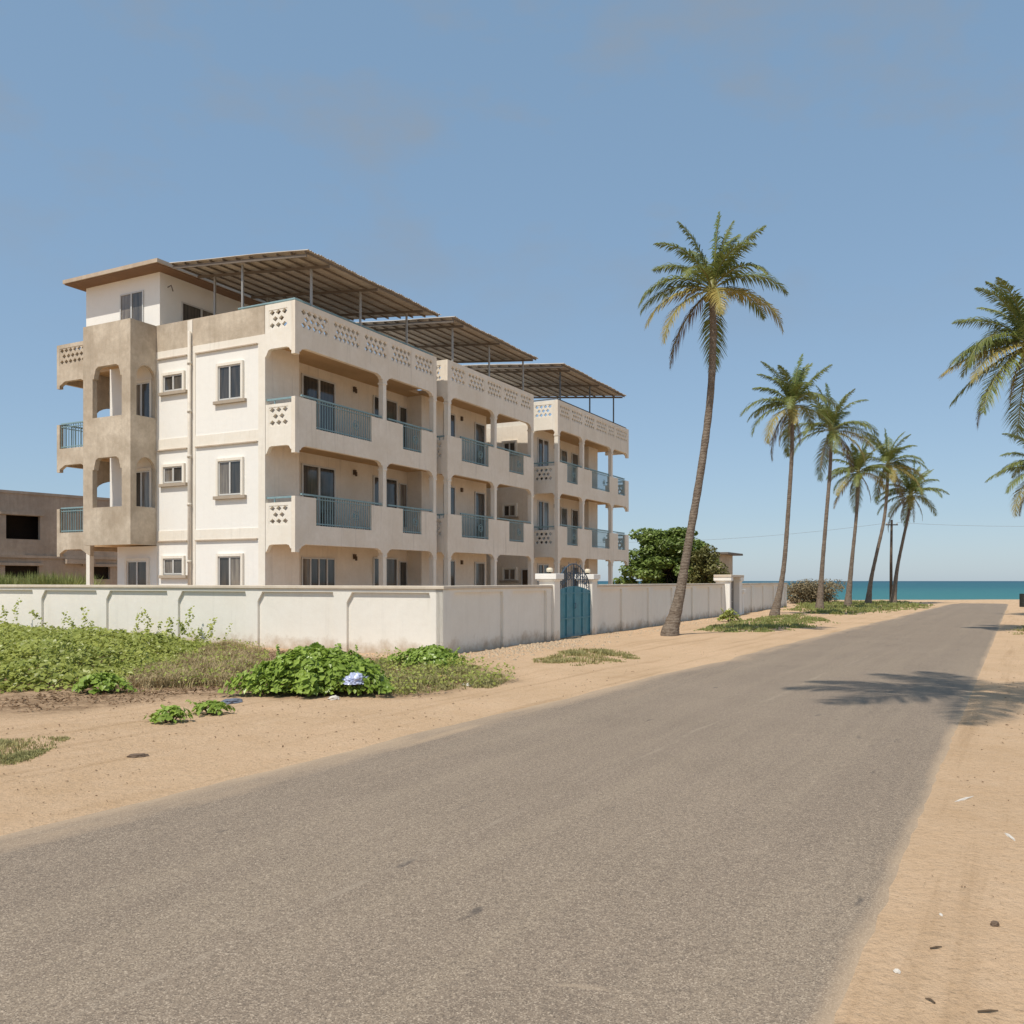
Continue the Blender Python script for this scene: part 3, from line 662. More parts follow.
# blue gate
G=thing('metal_gate','blue sheet metal double gate topped by arched scrollwork between two lamp piers','gate',(*lw(-.02,7.91),0.0),-AW)
def leaf(s):
    mb=MB(); a0,a1=(-1.27,-.006) if s<0 else (.006,1.27)
    pts=[(a0,.05),(a1,.05)]
    def top(a): return 1.5+.14*math.cos(a/1.27*math.pi/2)
    pts+=[(a1+(a0-a1)*k/8,top(a1+(a0-a1)*k/8)) for k in range(9)]
    mb.prism(pts,'x',-.02,.02)
    for a in (a0+.02,(a0+a1)/2,a1-.02): mb.box(.022,.05,a-.022,a+.022,.06,top(a)-.02)
    for z in (.07,.62,1.4): mb.box(.022,.046,a0+.045,(a0+a1)/2-.024,z,z+.045); mb.box(.022,.046,(a0+a1)/2+.024,a1-.045,z,z+.045)
    o=mb.build('gate_leaf',M['gateblue'],G)
    q=MB()
    def arch(a): return 1.76+.58*math.cos(a/1.27*math.pi/2)**.8 if abs(a)<1.149 else 1.72
    pa=[(0,a0+(a1-a0)*k/10,arch(a0+(a1-a0)*k/10)) for k in range(11)]; q.tube(pa,.02,6)
    for k in range(8):
        a=a0+.03+(a1-a0-.06)*k/7; q.tube([(0,a,top(a)-.01),(0,a,arch(a)+(.09 if k in (1,3,5) else 0))],.011,5)
    for k in range(5):
        a=a0+.14+(a1-a0-.28)*k/4; zc=(top(a)+arch(a))/2; r=min(.13,(arch(a)-top(a))*.42)
        q.tube([(0,a+r*math.cos(t*.5),zc+r*math.sin(t*.5)) for t in range(13)],.012,5)
        q.tube([(0,a+r*.5*math.cos(t*.5),zc+r*.5*math.sin(t*.5)) for t in range(11)],.010,5)
    q.build('scrollwork',M['scroll'],o)
leaf(-1); leaf(1)
q=MB(); q.tube([(.06,-.06,.95),(.1,-.06,.95),(.1,-.06,1.1),(.06,-.06,1.1)],.014,6); q.build('handle',M['scroll'],G)
# grey pedestrian gate
G2=thing('metal_gate','weathered grey sheet metal gate under the cream lintel near the second palm','gate',(*lw(-.05,28.42),0.0),-AW)
mb=MB(); mb.box(-.02,.02,-.9,.9,.05,1.96); mb.build('gate_leaf',M['pale'],G2)
mb=MB()
for a in (-.88,0,.88): mb.box(.022,.05,a-.03,a+.03,.05,1.95)
for z in (.06,.7,1.35,1.9):
    for a0,a1 in ((-.848,-.032),(.032,.848)): mb.box(.022,.045,a0,a1,z,z+.05)
mb.build('gate_frame',M['greymetal'],G2)
mb=MB()
for k in range(5): mb.tube([(.05,-.5+.12*k,1.55+.1*math.sin(k*2.1)),(.05,-.42+.12*k,1.7),(.05,-.36+.12*k,1.52+.08*math.cos(k*3))],.018,5)
mb.build('scrollwork',M['scroll'],G2)
# ------------------------------------------------------------------ unfinished neighbour
NB=thing('unfinished_building','unfinished two storey grey block building with empty window openings left of the apartments','building',(-26.4,46.5,0),rad(-36))
# local: x = towards the street (facing), y = along
def holed(par,face_x,y0,y1,z0,z1,holes,th,mat):
    mb=MB(); zs=sorted(set([z0,z1]+[h[2] for h in holes]+[h[3] for h in holes]))
    for a,b in zip(zs,zs[1:]):
        hs=sorted([h for h in holes if h[2]<=a+1e-6 and h[3]>=b-1e-6]); c=y0
        for h in hs: mb.box(face_x-th,face_x,c,h[0],a,b); c=h[1]
        mb.box(face_x-th,face_x,c,y1,a,b)
    bm=mb.build('wall',M[mat],par); return bm
holed(NB,0,-9,14,0,6.5,[(-8,-6.4,4.2,5.4),(-3.5,-1.9,4.2,5.4),(.25,2.0,4.0,5.25),(8.6,10.2,4.1,5.3),(-6,-4.2,1.9,2.6),(.2,1.95,1.95,2.6),(4.9,5.95,1.9,2.6),(8,9.5,1.9,2.7)],.22,'greyblock')
mb=MB(); mb.prism([(-.222,-9),(-.222,14),(-9,14),(-9,-9)],'z',3.0,3.2); mb.prism([(-.222,-9),(-.222,14),(-9,14),(-9,-9)],'z',6.0,6.2); mb.build('floor_slab',M['greyblock'],NB)
mb=MB(); mb.box(-9,-.222,13.78,14,0,6.5); mb.box(-9,-.222,-9,-8.78,0,6.5); mb.box(-9.22,-9.002,-9,14,0,6.5); mb.build('wall',M['greyblock'],NB)
mb=MB(); mb.box(.002,.10,-9,14,3.02,3.16); mb.build('slab_edge',M['greyblock'],NB)
mb=MB(); mb.box(.002,.06,-9,14,6.38,6.52); mb.build('parapet_band',M['greyblock'],NB)
for y,z in ((.25,5.27),(.2,2.62),(4.6,2.62)):
    mb=MB(); mb.box(.002,.12,y-.3,y+1.9,z,z+.14); mb.build('lintel',M['greyblock'],NB)
mb=MB(); mb.box(.002,.3,3.3,4.9,2.75,3.0); mb.build('ledge',M['greyblock'],NB)
mb=MB(); mb.box(-4.0,-.26,-8.7,13.7,0.02,2.98); mb.box(-4.0,-.9,-8.7,13.7,3.22,5.98); mb.build('room_shade_block',M['dark'],NB)  # near-black solid blocks, their colour stands in for the shade inside the rooms
# ------------------------------------------------------------------ far hut
hp=Vector((15.6,68.0,0))
HU=thing('hut','small brown hut with flat overhanging roof half hidden behind the dense tree','hut',hp,rad(-27))
mb=MB(); mb.prism([(-3,-2),(.6,-2),(.6,2),(-3,2)],'z',-.1,3.75); mb.build('wall',M['concrete'],HU)
mb=MB(); mb.box(-3.3,1.3,-2.4,2.4,3.752,3.9); mb.build('roof',M['purlin'],HU)
mb=MB(); mb.box(.602,.66,-.5,.5,0,2.1); mb.build('door',M['door'],HU)
# ------------------------------------------------------------------ palms
def crom(pts,n=6):
    P=[Vector(p) for p in pts]; P=[P[0]*2-P[1]]+P+[P[-1]*2-P[-2]]; o=[]
    for i in range(1,len(P)-2):
        for k in range(n):
            t=k/n; a,b,c,d=P[i-1],P[i],P[i+1],P[i+2]
            o.append(.5*((2*b)+(c-a)*t+(2*a-5*b+4*c-d)*t*t+(3*b-a-3*c+d)*t**3))
    o.append(P[-2]); return o
def frond(par,org,az,e0,e1,L,mat,dens=46,wid=.045,ll=.62,rnd=None,twist=0,droop=.35):
    rnd=rnd or R; n=18; p=Vector(org); pts=[p.copy()]; az=rad(az); azd=rnd.uniform(-.25,.25)
    for i in range(n):
        s=(i+.5)/n; e=rad(e0+(e1-e0)*s**1.25); a=az+azd*s
        p=p+Vector((math.cos(a)*math.cos(e),math.sin(a)*math.cos(e),math.sin(e)))*(L/n); pts.append(p.copy())
    mb=MB(); mb.leafy=True
    mb.tube(pts,[.030*(1-.85*i/n)+.004 for i in range(n+1)],5,False,1)
    for k in range(dens):
        s=.10+.89*(k+rnd.random()*.6)/dens; f=s*n; i=min(n-1,int(f)); q=pts[i].lerp(pts[i+1],f-i); T=(pts[i+1]-pts[i]).normalized()
        hz=Vector((-math.sin(az),math.cos(az),0)); side0=(hz-T*hz.dot(T)).normalized(); up=side0.cross(T)
        if up.z<0: up=-up
        for sg in (-1,1):
            if rnd.random()<.06: continue
            l=ll*L/2.6*(math.sin(math.pi*min(1,(s*.80+.14)))**.8)*rnd.uniform(.75,1.12)*(1 if s<.93 else .8)
            fw=.45+.5*s
            d=(T*fw+side0*sg*(1-.25*s)+up*rnd.uniform(-.05,.28)+Vector((rnd.uniform(-.12,.12),rnd.uniform(-.12,.12),-droop*.6+rnd.uniform(-.1,.1)))).normalized()
            d2=(d+Vector((0,0,-droop*1.6-rnd.random()*.3))).normalized(); wv=T*wid*.5*rnd.uniform(.8,1.2)
            a=q; b=q+d*l*.5; c=b+d2*l*.5
            mb.add([a-wv*.7,a+wv*.7,b+wv,b-wv,c],[(0,1,2,3),(3,2,4)],0)
    return mb.build('frond',[mat,M['rachis']],par)
BASE=[(5,88,82,2.45,'spear'),(15,82,58,2.35,'frond'),(-8,64,30,2.55,'frond'),(178,80,42,2.4,'frond'),(188,68,-8,2.5,'frond'),(150,55,-15,2.3,'frond'),
 (3,34,-52,2.75,'frond'),(184,30,-72,2.85,'frond'),(172,18,-60,2.6,'frond'),(190,2,-72,2.75,'frondy'),(200,-18,-84,2.9,'frondy'),(155,-40,-88,2.9,'frondb'),
 (75,-45,-88,2.8,'frond'),(-8,2,-80,2.95,'frondy'),(60,66,18,2.3,'frond'),(-70,58,-25,2.3,'frond'),(-45,40,-60,2.4,'frond'),(-120,35,-60,2.4,'frond'),(95,45,-35,2.4,'frond'),(125,30,-60,2.4,'frond'),(30,18,-65,2.5,'frond'),(-140,76,30,2.3,'frond'),(-95,-5,-80,2.3,'frondy'),(40,75,35,2.4,'frond'),(110,72,20,2.3,'frond')]
def palm(label,path,rb,rt,scale=1.0,seed=1,jit=0,mirror=False,drop=(),dead=2,group='palms along the beach road',extra=(),wid=.046,dens=72):
    rnd=random.Random(seed); base=Vector(path[0]); T=thing('palm_tree',label,'palm tree',base,group=group)
    pts=[p-base for p in crom(path,7)]; pts[0].z-=.25; n=len(pts)-1
    rr=[]
    for i in range(n+1):
        s=i/n; r=rb*(.42+.58*math.exp(-s*9)) ; r=r*(1-s)+rt*s if s>.25 else r*(1-s*.6)+rt*s*.6
        rr.append(r*(1+.05*math.sin(i*2.7)))
    # root flare then ringed shaft
    pp=[];r2=[]
    for i in range(n):
        for k in range(4):
            t=k/4; pp.append(pts[i].lerp(pts[i+1],t)); r=rr[i]*(1-t)+rr[i+1]*t; r2.append(r*(1+(.02 if k%2 else -.012)*(.5+rnd.random())))
    pp.append(pts[n]); r2.append(rr[n])
    mb=MB(); mb.tube(pp,r2,14); mb.build('trunk',M['trunk'],T,True)
    top=pts[n]; ax=(pts[n]-pts[n-2]).normalized()
    # fibrous crown base and coconuts
    mb=MB(); mb.tube([top-ax*.25*scale,top-ax*.05*scale,top+ax*.18*scale,top+ax*.5*scale],[rt*.95,rt*1.5,rt*1.25,rt*.4],10); mb.build('crown_base',M['rachis'],T,True)
    mb=MB()
    for k in range(9):
        a=2.4*k+rnd.random(); c=top+Vector((math.cos(a)*rt*1.9,math.sin(a)*rt*1.9,-.08-.25*rnd.random()))*scale; r=.105*scale
        mb.tube([c+Vector((0,0,r)),c+Vector((0,0,r*.65)),c,c-Vector((0,0,r*.7)),c-Vector((0,0,r*1.05))],[r*.15,r*.72,r,r*.66,r*.1],8)
    mb.build('coconut_cluster',M['coco'],T,True)
    for i,(az,e0,e1,L,m) in enumerate(BASE+list(extra)):
        if i in drop: continue
        if mirror: az=180-az
        if jit: az+=rnd.uniform(-jit,jit); e0+=rnd.uniform(-7,7); e1+=rnd.uniform(-14,14); L*=rnd.uniform(.88,1.08)
        if jit and m=='frondy' and rnd.random()<.3: m='frond'
        a=rad(az); org=top+ax*(.05+.25*max(0,e0)/90)*scale+Vector((math.cos(a),math.sin(a),0))*rt*.7
        dr=.30 if m!='frondb' else .7
        frond(T,org,az,min(e0,88),e1,L*scale,M[m],dens,wid,.52 if e0>64 else .74,rnd,0,dr)
    for k in range(dead):
        az=rnd.uniform(0,360); a=rad(az); frond(T,top+Vector((math.cos(a),math.sin(a),-.05))*rt*.8,az,-50,-92,2.1*scale*rnd.uniform(.8,1.1),M['frondb'],26,wid,.45,rnd,0,.9)
    return T
def pth(Y,*px): return [at(x,y,Y+dy) for (x,y,*d) in px for dy in [d[0] if d else 0]]
palm('tallest palm tree, its curved trunk leaning before the wall right of the blue gate',pth(29.45,(669,636),(679,598),(688,546),(701,470),(710,400),(713,340,-.1),(712,292,-.1)),.33,.105,.97,3,0,drop=(14,18,19,21),dead=1)
palm('second tallest palm tree, rooted in grass at the far end of the white wall',pth(45.0,(774,617),(780,590),(784.5,560),(789,500),(792,450),(792.5,408)),.30,.085,1.02,5,16,dead=3)
palm('palm tree with slightly curved trunk, third in the roadside row from the wall',pth(55,(819.3,610.5),(822,570),(826,520),(830,470),(831.5,432)),.30,.10,1.15,8,22,True,dead=3)
palm('short palm tree, fourth in the roadside row, crown tucked behind its taller neighbours',pth(63.5,(847.6,606.5),(852,560),(856,520),(858.5,484),(858.5,474)),.30,.10,1.0,13,25,dead=3)
palm('palm tree with the most bent trunk, just left of the timber pole',pth(67.5,(868,605),(871,580),(877,552),(884,520),(887,490),(888,466)),.30,.11,1.15,21,25,True,dead=4)
palm('farthest palm tree of the roadside row, just right of the timber pole',pth(70.4,(893,604),(897,570),(903,540),(909,512),(911,496)),.30,.10,1.1,34,25,dead=4)
palm('big palm tree cut by the right edge, only its left fronds in view',[Vector((19.6,29.4,.05)),Vector((19.3,29.6,3)),Vector((18.6,29.9,6)),Vector((17.3,30,9.6))],.33,.13,1.10,55,12,dead=2,extra=[(165,-30,-70,2.7,'frond'),(178,10,-60,2.9,'frond'),(182,-8,-55,2.9,'frondy')])
palm('lower palm tree at the right edge of the photo, only frond tips in view',[Vector((28.4,45,.05)),Vector((28,45,3)),Vector((27.3,45,5.5)),Vector((26.7,45,7.3))],.33,.13,1.0,89,15,dead=2)
palm('tall leaning palm tree beside the camera whose crown shadow falls across the road',[Vector((8.6,6.2,.05)),Vector((7.6,6.5,4.5)),Vector((5.8,6.9,9.5)),Vector((3.25,7.65,13.6))],.35,.13,1.3,144,6,drop=range(25),wid=.05,dead=0,extra=[(i*33+8*(i%3),(28,12,40)[i%3],(-40,-52,-25)[i%3],2.5+.25*(i%2),'frond') for i in range(11)],group='palms along the beach road')
# ------------------------------------------------------------------ broadleaf trees and shrubs
def leaves(mb,c,rx,ry,rz,n,size,rnd,flat=.6,shell=.55):
    for _ in range(n):
        while True:
            v=Vector((rnd.uniform(-1,1),rnd.uniform(-1,1),rnd.uniform(-1,1)))
            if .02<v.length<1: break
        v=v*(shell+(1-shell)*rnd.random())/max(v.length,.3) if rnd.random()<.75 else v
        p=Vector(c)+Vector((v.x*rx,v.y*ry,v.z*rz))
        nrm=(Vector((v.x*.5,v.y*.5,flat+v.z*.4))+Vector((rnd.gauss(0,.35),rnd.gauss(0,.35),rnd.gauss(0,.3)))).normalized()
        leaf1(mb,p,nrm,size*rnd.uniform(.6,1.25),rnd)
def leaf1(mb,p,nrm,s,rnd,asp=.62):
    t=nrm.orthogonal().normalized(); b=nrm.cross(t); a=rnd.uniform(0,6.283); u=t*math.cos(a)+b*math.sin(a); w=nrm.cross(u)
    mb.add([p-u*s*.5,p+w*s*asp*.5-u*s*.05+nrm*s*.1,p+u*s*.55-nrm*s*.08,p-w*s*asp*.5-u*s*.05+nrm*s*.1],[(0,1,2),(0,2,3)])
def tree(label,base,clumps,mat,size,trunk,seed,name='broadleaf_tree',cat='tree'):
    rnd=random.Random(seed); T=thing(name,label,cat,base)
    mb=MB(); mb.leafy=True
    for c,rx,ry,rz,n in clumps: leaves(mb,c,rx,ry,rz,n,size,rnd)
    mb.build('crown',mat,T)
    mb=MB(); top=Vector((0,0,trunk*.6)); mb.tube([(0,0,-.2),(0.05,0,trunk*.3),top],[.22,.17,.13],8)
    for c,rx,ry,rz,n in clumps[::2]: mb.tube([top,(top+Vector(c))*.5+Vector((0,0,.1)),Vector(c)],[.10,.06,.02],6)
    mb.build('trunk',M['stem'],T,True)
rt=random.Random(4)
def tiers(w,levels,n,rnd):
    o=[]
    for z,rw,k in levels:
        for i in range(k):
            a=6.283*i/k+rnd.random(); d=rw*rnd.uniform(.25,1)
            o.append(((math.cos(a)*d,math.sin(a)*d*.8,z+rnd.uniform(-.25,.25)),rnd.uniform(.65,1.15)*w,rnd.uniform(.65,1.1)*w,rnd.uniform(.4,.7),n))
    return o
tree('dense bright green tree in flat layers beyond the far end of the apartments',Vector((10.6,62,0)),tiers(1.0,[(.8,3.0,10),(1.6,3.0,10),(2.4,3.1,11),(3.2,3.0,11),(4.0,2.6,10),(4.8,1.8,8)],340,rt),M['treeleaf'],.30,4,7)
tree('rounded olive green tree between the layered tree and the hut',Vector((12.7,60,0)),tiers(.85,[(1.0,1.5,6),(1.9,1.7,7),(2.7,1.5,7),(3.4,.9,5)],300,rt),M['treeleaf2'],.22,3,9)
tree('dry brownish seaside shrub behind the grass at the end of the wall',Vector((24.4,72,0)),[((rt.uniform(-2.0,2.0),rt.uniform(-1.2,1.2),rt.uniform(.2,1.55)),.9,.8,.5,230) for _ in range(34)],M['dryleaf'],.16,1.2,10,'shrub','shrub')
# ------------------------------------------------------------------ ground cover by the wall
def hnoise(x,y): return .5+.5*noise.noise(Vector((x*.8,y*.8,4)))
rv=random.Random(8)
mb=MB(); mb.leafy=True; cnt=0
bx=[p[0] for p in VINE]; by=[p[1] for p in VINE]
while cnt<34000:
    x=rv.uniform(min(bx),max(bx)); y=rv.uniform(min(by),max(by))
    if y<11 or x<-22: continue
    q=noise.noise(Vector((x*.7,y*.7,9)))*.9+noise.noise(Vector((x*2.2,y*2.2,2)))*.35
    d=-pdist(x,y,VINE)+q*.7
    a,b=wl(x,y)
    if b>-.12 or d<0: continue
    if rv.random()>min(1,(d+.06)/.5)*(.5+.5*smooth(-.45,.1,noise.noise(Vector((x*1.1,y*1.1,20)))+.25)): continue
    hh=(.05+.5*smooth(0,1.9,d)*(.35+.6*hnoise(x,y)+.55*hnoise(x*3.1,y*3.1)))
    z=gz(x,y)+hh*(rv.random()**.5)
    nrm=Vector((rv.gauss(0,.5),rv.gauss(-.25,.5),1)).normalized()
    leaf1(mb,Vector((x,y,z)),nrm,rv.uniform(.04,.13)*(1.2 if rv.random()<.2 else .9),rv,.9); cnt+=1
# trailing stems that climb the white wall
for px,h in ((28,.95),(57,.62),(88,.55),(95,.72),(145,.62),(157,.72),(176,.5),(194,.75),(204,.45),(222,.5),(12,.7)):
    d0=(px-512)/FPX; t=(-1.63-21.3*d0)/(d0*.454+.891); x,y=lw(-t,-.3-.25*rv.random()); p=Vector((x,y,gz(x,y)+.25)); dx=rv.uniform(-.5,.5)
    for k in range(16):
        s=k/15; c=p+Vector((dx*s*.7+math.sin(s*4+px)*.06,dx*.1*s,h*s)); 
        for _ in range(3): leaf1(mb,c+Vector((rv.gauss(0,.05),rv.gauss(0,.05),rv.gauss(0,.03))),Vector((rv.gauss(0,.7),-.6,.6)).normalized(),rv.uniform(.05,.11),rv,.85)
for q in range(110):    # loose shoots standing out of the creeper
    x=rv.uniform(-13,-5); y=rv.uniform(14.5,27); d=-pdist(x,y,VINE)
    if d<.1 or wl(x,y)[1]>-.15: continue
    z0=gz(x,y)+.12+.3*smooth(0,1.9,d)*hnoise(x,y); dx,dy=rv.uniform(-.25,.25),rv.uniform(-.15,.15); hh=rv.uniform(.18,.5)
    for k in range(9):
        s=k/8
        for _ in range(2): leaf1(mb,Vector((x+dx*s+rv.gauss(0,.03),y+dy*s,z0+hh*s)),Vector((rv.gauss(0,.7),-.5,.7)).normalized(),rv.uniform(.05,.1),rv,.85)
k=0
while k<4200:     # thinner runners among the dry grass and by the wall corner
    Q=DRY if rv.random()<.6 else PATCH; x=rv.uniform(min(p[0] for p in Q),max(p[0] for p in Q)); y=rv.uniform(min(p[1] for p in Q),max(p[1] for p in Q))
    if pdist(x,y,Q)>.15 or rv.random()>smooth(-.1,.5,noise.noise(Vector((x*1.4,y*1.4,50)))+.1) or wl(x,y)[1]>-.1 and wl(x,y)[0]<.05: continue
    leaf1(mb,Vector((x,y,gz(x,y)+rv.uniform(.02,.24))),Vector((rv.gauss(0,.5),rv.gauss(-.2,.5),1)).normalized(),rv.uniform(.03,.075),rv,.8); k+=1
tag(mb.build('creeping_vine',M['vine']),'green creeper mass spreading over the sand below the white wall','creeper',kind='stuff')
def blades(name,poly,n,mat,h0,h1,label,cat,seed,lean=.6,w=.010,edge=.35,inside=False):
    r=random.Random(seed); mb=MB(); mb.leafy=True; xs_=[p[0] for p in poly]; ys_=[p[1] for p in poly]; k=0; tries=0
    while k<n and tries<n*40:
        tries+=1; x=r.uniform(min(xs_),max(xs_)); y=r.uniform(min(ys_),max(ys_))
        d=-pdist(x,y,poly)+noise.noise(Vector((x*1.2,y*1.2,seed)))*edge
        if d<0 or r.random()>.05+smooth(-.1,.4,noise.noise(Vector((x*1.6,y*1.6,seed+4)))) : continue
        a,b=wl(x,y)
        if not inside and b>-.05 and a<0.05 and b<46: continue
        z=gz(x,y)-.01; hh=r.uniform(h0,h1)*(.5+.6*smooth(0,.6,d)); 
        for _ in range(3):
            an=r.uniform(0,6.283); v=Vector((math.cos(an),math.sin(an),0)); wv=Vector((-v.y,v.x,0))*w*r.uniform(.7,1.3); p=Vector((x+r.gauss(0,.03),y+r.gauss(0,.03),z)); l=lean*r.random()
            m=p+v*hh*l*.35+Vector((0,0,hh*.6)); t=p+v*hh*l+Vector((0,0,hh*(1-.3*l)))
            mb.add([p-wv,p+wv,m+wv*.8,m-wv*.8,t],[(0,1,2,3),(3,2,4)])
        k+=1
    return tag(mb.build(name,mat),label,cat,kind='stuff')
blades('dry_grass',DRY,6500,M['drygrass'],.05,.30,'dry straw coloured grass between the creeper and the green bush','dry grass',31,1.5,.006)
blades('dry_grass',PATCH,5200,M['mixgrass'],.04,.2,'half dry grass around the corner of the white wall','dry grass',32,1.5,.006)
blades('short_grass',P2((-80,772),(0,764),(40,759),(92,748),(60,742),(0,740),(-80,742)),2600,M['mixgrass'],.03,.10,'thin green grass patch on the sand at the left edge','grass',33,.9,.006,.5)
blades('short_grass',P2((535,664),(580,668),(640,660),(630,653),(560,651)),1500,M['mixgrass'],.04,.13,'patchy grass on the sand before the blue gate','grass',34,.8,.010,.5)
blades('short_grass',P2((690,631),(735,633),(800,630),(830,622),(800,614),(745,620)),3000,M['grass'],.04,.16,'green grass around the foot of the second palm','grass',35,.7,.016,.8)
blades('short_grass',P2((790,612),(840,616),(895,611),(930,606.5),(905,602),(850,602),(800,603)),4200,M['grass'],.06,.22,'green grass under the row of distant palms','grass',36,.7,.025,1.5)
blades('short_grass',P2((1000,632),(1060,640),(1090,626),(1030,624)),500,M['mixgrass'],.05,.15,'sparse grass on the right roadside sand','grass',37,.8,.012,.8)
# tall weeds behind the wall, seen over its coping at the left
P_=[lw(-22,7),lw(-32,5),lw(-32,8.5),lw(-25,11)]
blades('tall_weeds',P_,3000,M['grass'],1.5,2.15,'tall green weeds showing over the wall in front of the unfinished building','weeds',38,.5,.03,.5,True)
# brown leaf litter along the edge of the creeper
r=random.Random(40); mb=MB(); mb.leafy=True; k=0
while k<6500:
    x=r.uniform(-12,3); y=r.uniform(9,24); d=-pdist(x,y,LIT)+noise.noise(Vector((x*1.1,y*1.1,40)))*1.1
    if d<0 or r.random()>d*1.4 or wl(x,y)[1]>-.1 and wl(x,y)[0]<.05: continue
    leaf1(mb,Vector((x,y,gz(x,y)+r.uniform(.004,.04))),Vector((r.gauss(0,.35),r.gauss(0,.35),1)).normalized(),r.uniform(.025,.085),r,.5); k+=1
tag(mb.build('leaf_litter',M['litter']),'brown dead leaves littering the sand below the creeper','leaf litter',kind='stuff')
k=0; mb=MB(); mb.leafy=True
while k<900:      # stray dead bits blown over the open sand
    Y=5+r.random()**1.3*20; x=r.uniform(-.6,.6)*Y
    if RL(Y)-x<.15 and x-RR(Y)<.15 or (wl(x,Y)[1]>-.1 and wl(x,Y)[0]<.05): continue
    if r.random()>smooth(-.25,.35,noise.noise(Vector((x*.8,Y*.8,60)))): continue
    leaf1(mb,Vector((x,Y,gz(x,Y)+.008)),Vector((r.gauss(0,.3),r.gauss(0,.3),1)).normalized(),r.uniform(.012,.05)*min(1,Y/11),r,.45); k+=1
tag(mb.build('leaf_litter',M['litter']),'stray bits of dead leaf blown over the open roadside sand','leaf litter',kind='stuff')
# leafy bush
def mound(label,px,py,rx,ry,h,n,size,mat,seed,name='bush',cat='bush',nsprig=8):
    rnd=random.Random(seed); p=gp(px,py); p.z=gz(p.x,p.y); T=thing(name,label,cat,p); mb=MB(); mb.leafy=True
    for _ in range(n):
        a=rnd.uniform(0,6.283); d=rnd.random()**.55; lob=1+.2*math.sin(a*3+seed)+.16*math.sin(a*7+seed*2)+.1*math.sin(a*13+seed)+rnd.gauss(0,.05)
        x,y=math.cos(a)*d*rx*lob,math.sin(a)*d*ry*lob; top=h*max(0.03,1-d**2.2)**.6*(.5+.62*hnoise((x+px)*1.5,(y+py)*1.5)+.4*hnoise((x+px)*4.5,(y+py)*4.5))
        z=top*(1-.65*rnd.random()**2.2)
        leaf1(mb,Vector((x,y,z+.02)),Vector((x/rx*.7+rnd.gauss(0,.4),y/ry*.7+rnd.gauss(0,.4),.75)).normalized(),size*rnd.uniform(.4,1.45),rnd,.8)
    for k in range(nsprig):
        a=rnd.uniform(0,6.283); d=rnd.uniform(.2,.8); q=Vector((math.cos(a)*d*rx,math.sin(a)*d*ry,h*.75)); dx=rnd.uniform(-.3,.3)
        for j in range(8): leaf1(mb,q+Vector((dx*j*.12,rnd.gauss(0,.03),h*.055*j)),Vector((rnd.gauss(0,.6),-.4,.7)).normalized(),size*rnd.uniform(.6,1),rnd,.8)
    mb.build('foliage',mat,T)
    mb=MB()
    for k in range(10):
        a=rnd.uniform(0,6.283); d=rnd.uniform(.3,.85); mb.tube([(0,0,-.05),(math.cos(a)*d*rx*.5,math.sin(a)*d*ry*.5,h*.4),(math.cos(a)*d*rx,math.sin(a)*d*ry,h*.7*(1-d*d*.7))],[.014,.01,.004],5)
    mb.build('stem',M['stem'],T)
mound('bright green leafy bush sprawling in front of the white wall',318,692,1.08,.95,.64,7500,.098,M['bush'],3)
mound('low green bush against the corner of the white wall',428,667,.75,.6,.36,2000,.085,M['bush'],5,nsprig=5)
mound('small leafy weed on bare sand, nearest to the road',169,724,.26,.2,.16,170,.085,M['bush'],6,'weed','weed',1)
mound('small leafy weed on the sand below the dry grass, beside the grey rag',211,716,.24,.2,.16,190,.08,M['bush'],7,'weed','weed',1)
mound('leafy weed clump at the lower edge of the creeper mass',101,694,.42,.3,.26,420,.09,M['bush'],8,'weed','weed',2)
mound('dark weed clump at the foot of the grey pedestrian gate',729,622,.45,.35,.5,420,.11,M['vine'],9,'weed','weed',3)
# ------------------------------------------------------------------ pole, wires, drum and litter
UP=thing('utility_pole','slim timber utility pole standing between the two farthest palms','pole',Vector((31.0,73.6,0)))
mb=MB(); mb.tube([(0,0,-.4),(0,0,3.5),(0.05,0,6.8)],[.13,.11,.09],10); mb.build('pole',M['pole'],UP,True)
mb=MB(); mb.box(-.45,.55,-.04,.04,6.35,6.44); mb.build('crossarm',M['pole'],UP)
for x in (-.38,.05,.48):
    mb=MB(); mb.tube([(x,0,6.44),(x,0,6.52),(x,0,6.58)],[.03,.05,.03],8); mb.build('insulator',M['alu'],UP)
def cable(a,b,sag,label):
    mb=MB(); a,b=Vector(a),Vector(b); mb.tube([a.lerp(b,k/14)-Vector((0,0,sag*4*(k/14)*(1-k/14))) for k in range(15)],.008,5); tag(mb.build('power_cable',M['purlin']),label,'cable')
cable((31.0,73.6,6.58),(-6,82,6.0),1.1,'thin power cable running left from the timber pole behind the palms')
cable((31.5,73.6,6.58),(62,66,7.6),.9,'thin power cable running right from the timber pole over the sea')
bp=gp(1024,607); mb=MB()
DR=thing('drum','small dark drum at the right edge where the road meets the beach','drum',bp)
mb.tube([(0,0,-.05),(0,0,.28),(0,0,.3),(0,0,.32),(0,0,.58),(0,0,.6),(0,0,.62),(0,0,.9)],[.28,.28,.295,.28,.28,.295,.28,.28],18); mb.build('body',M['drum'],DR)
mb=MB(); mb.tube([(0,0,.9),(0,0,.925)],[.29,.26],18); mb.build('lid',M['drum'],DR)
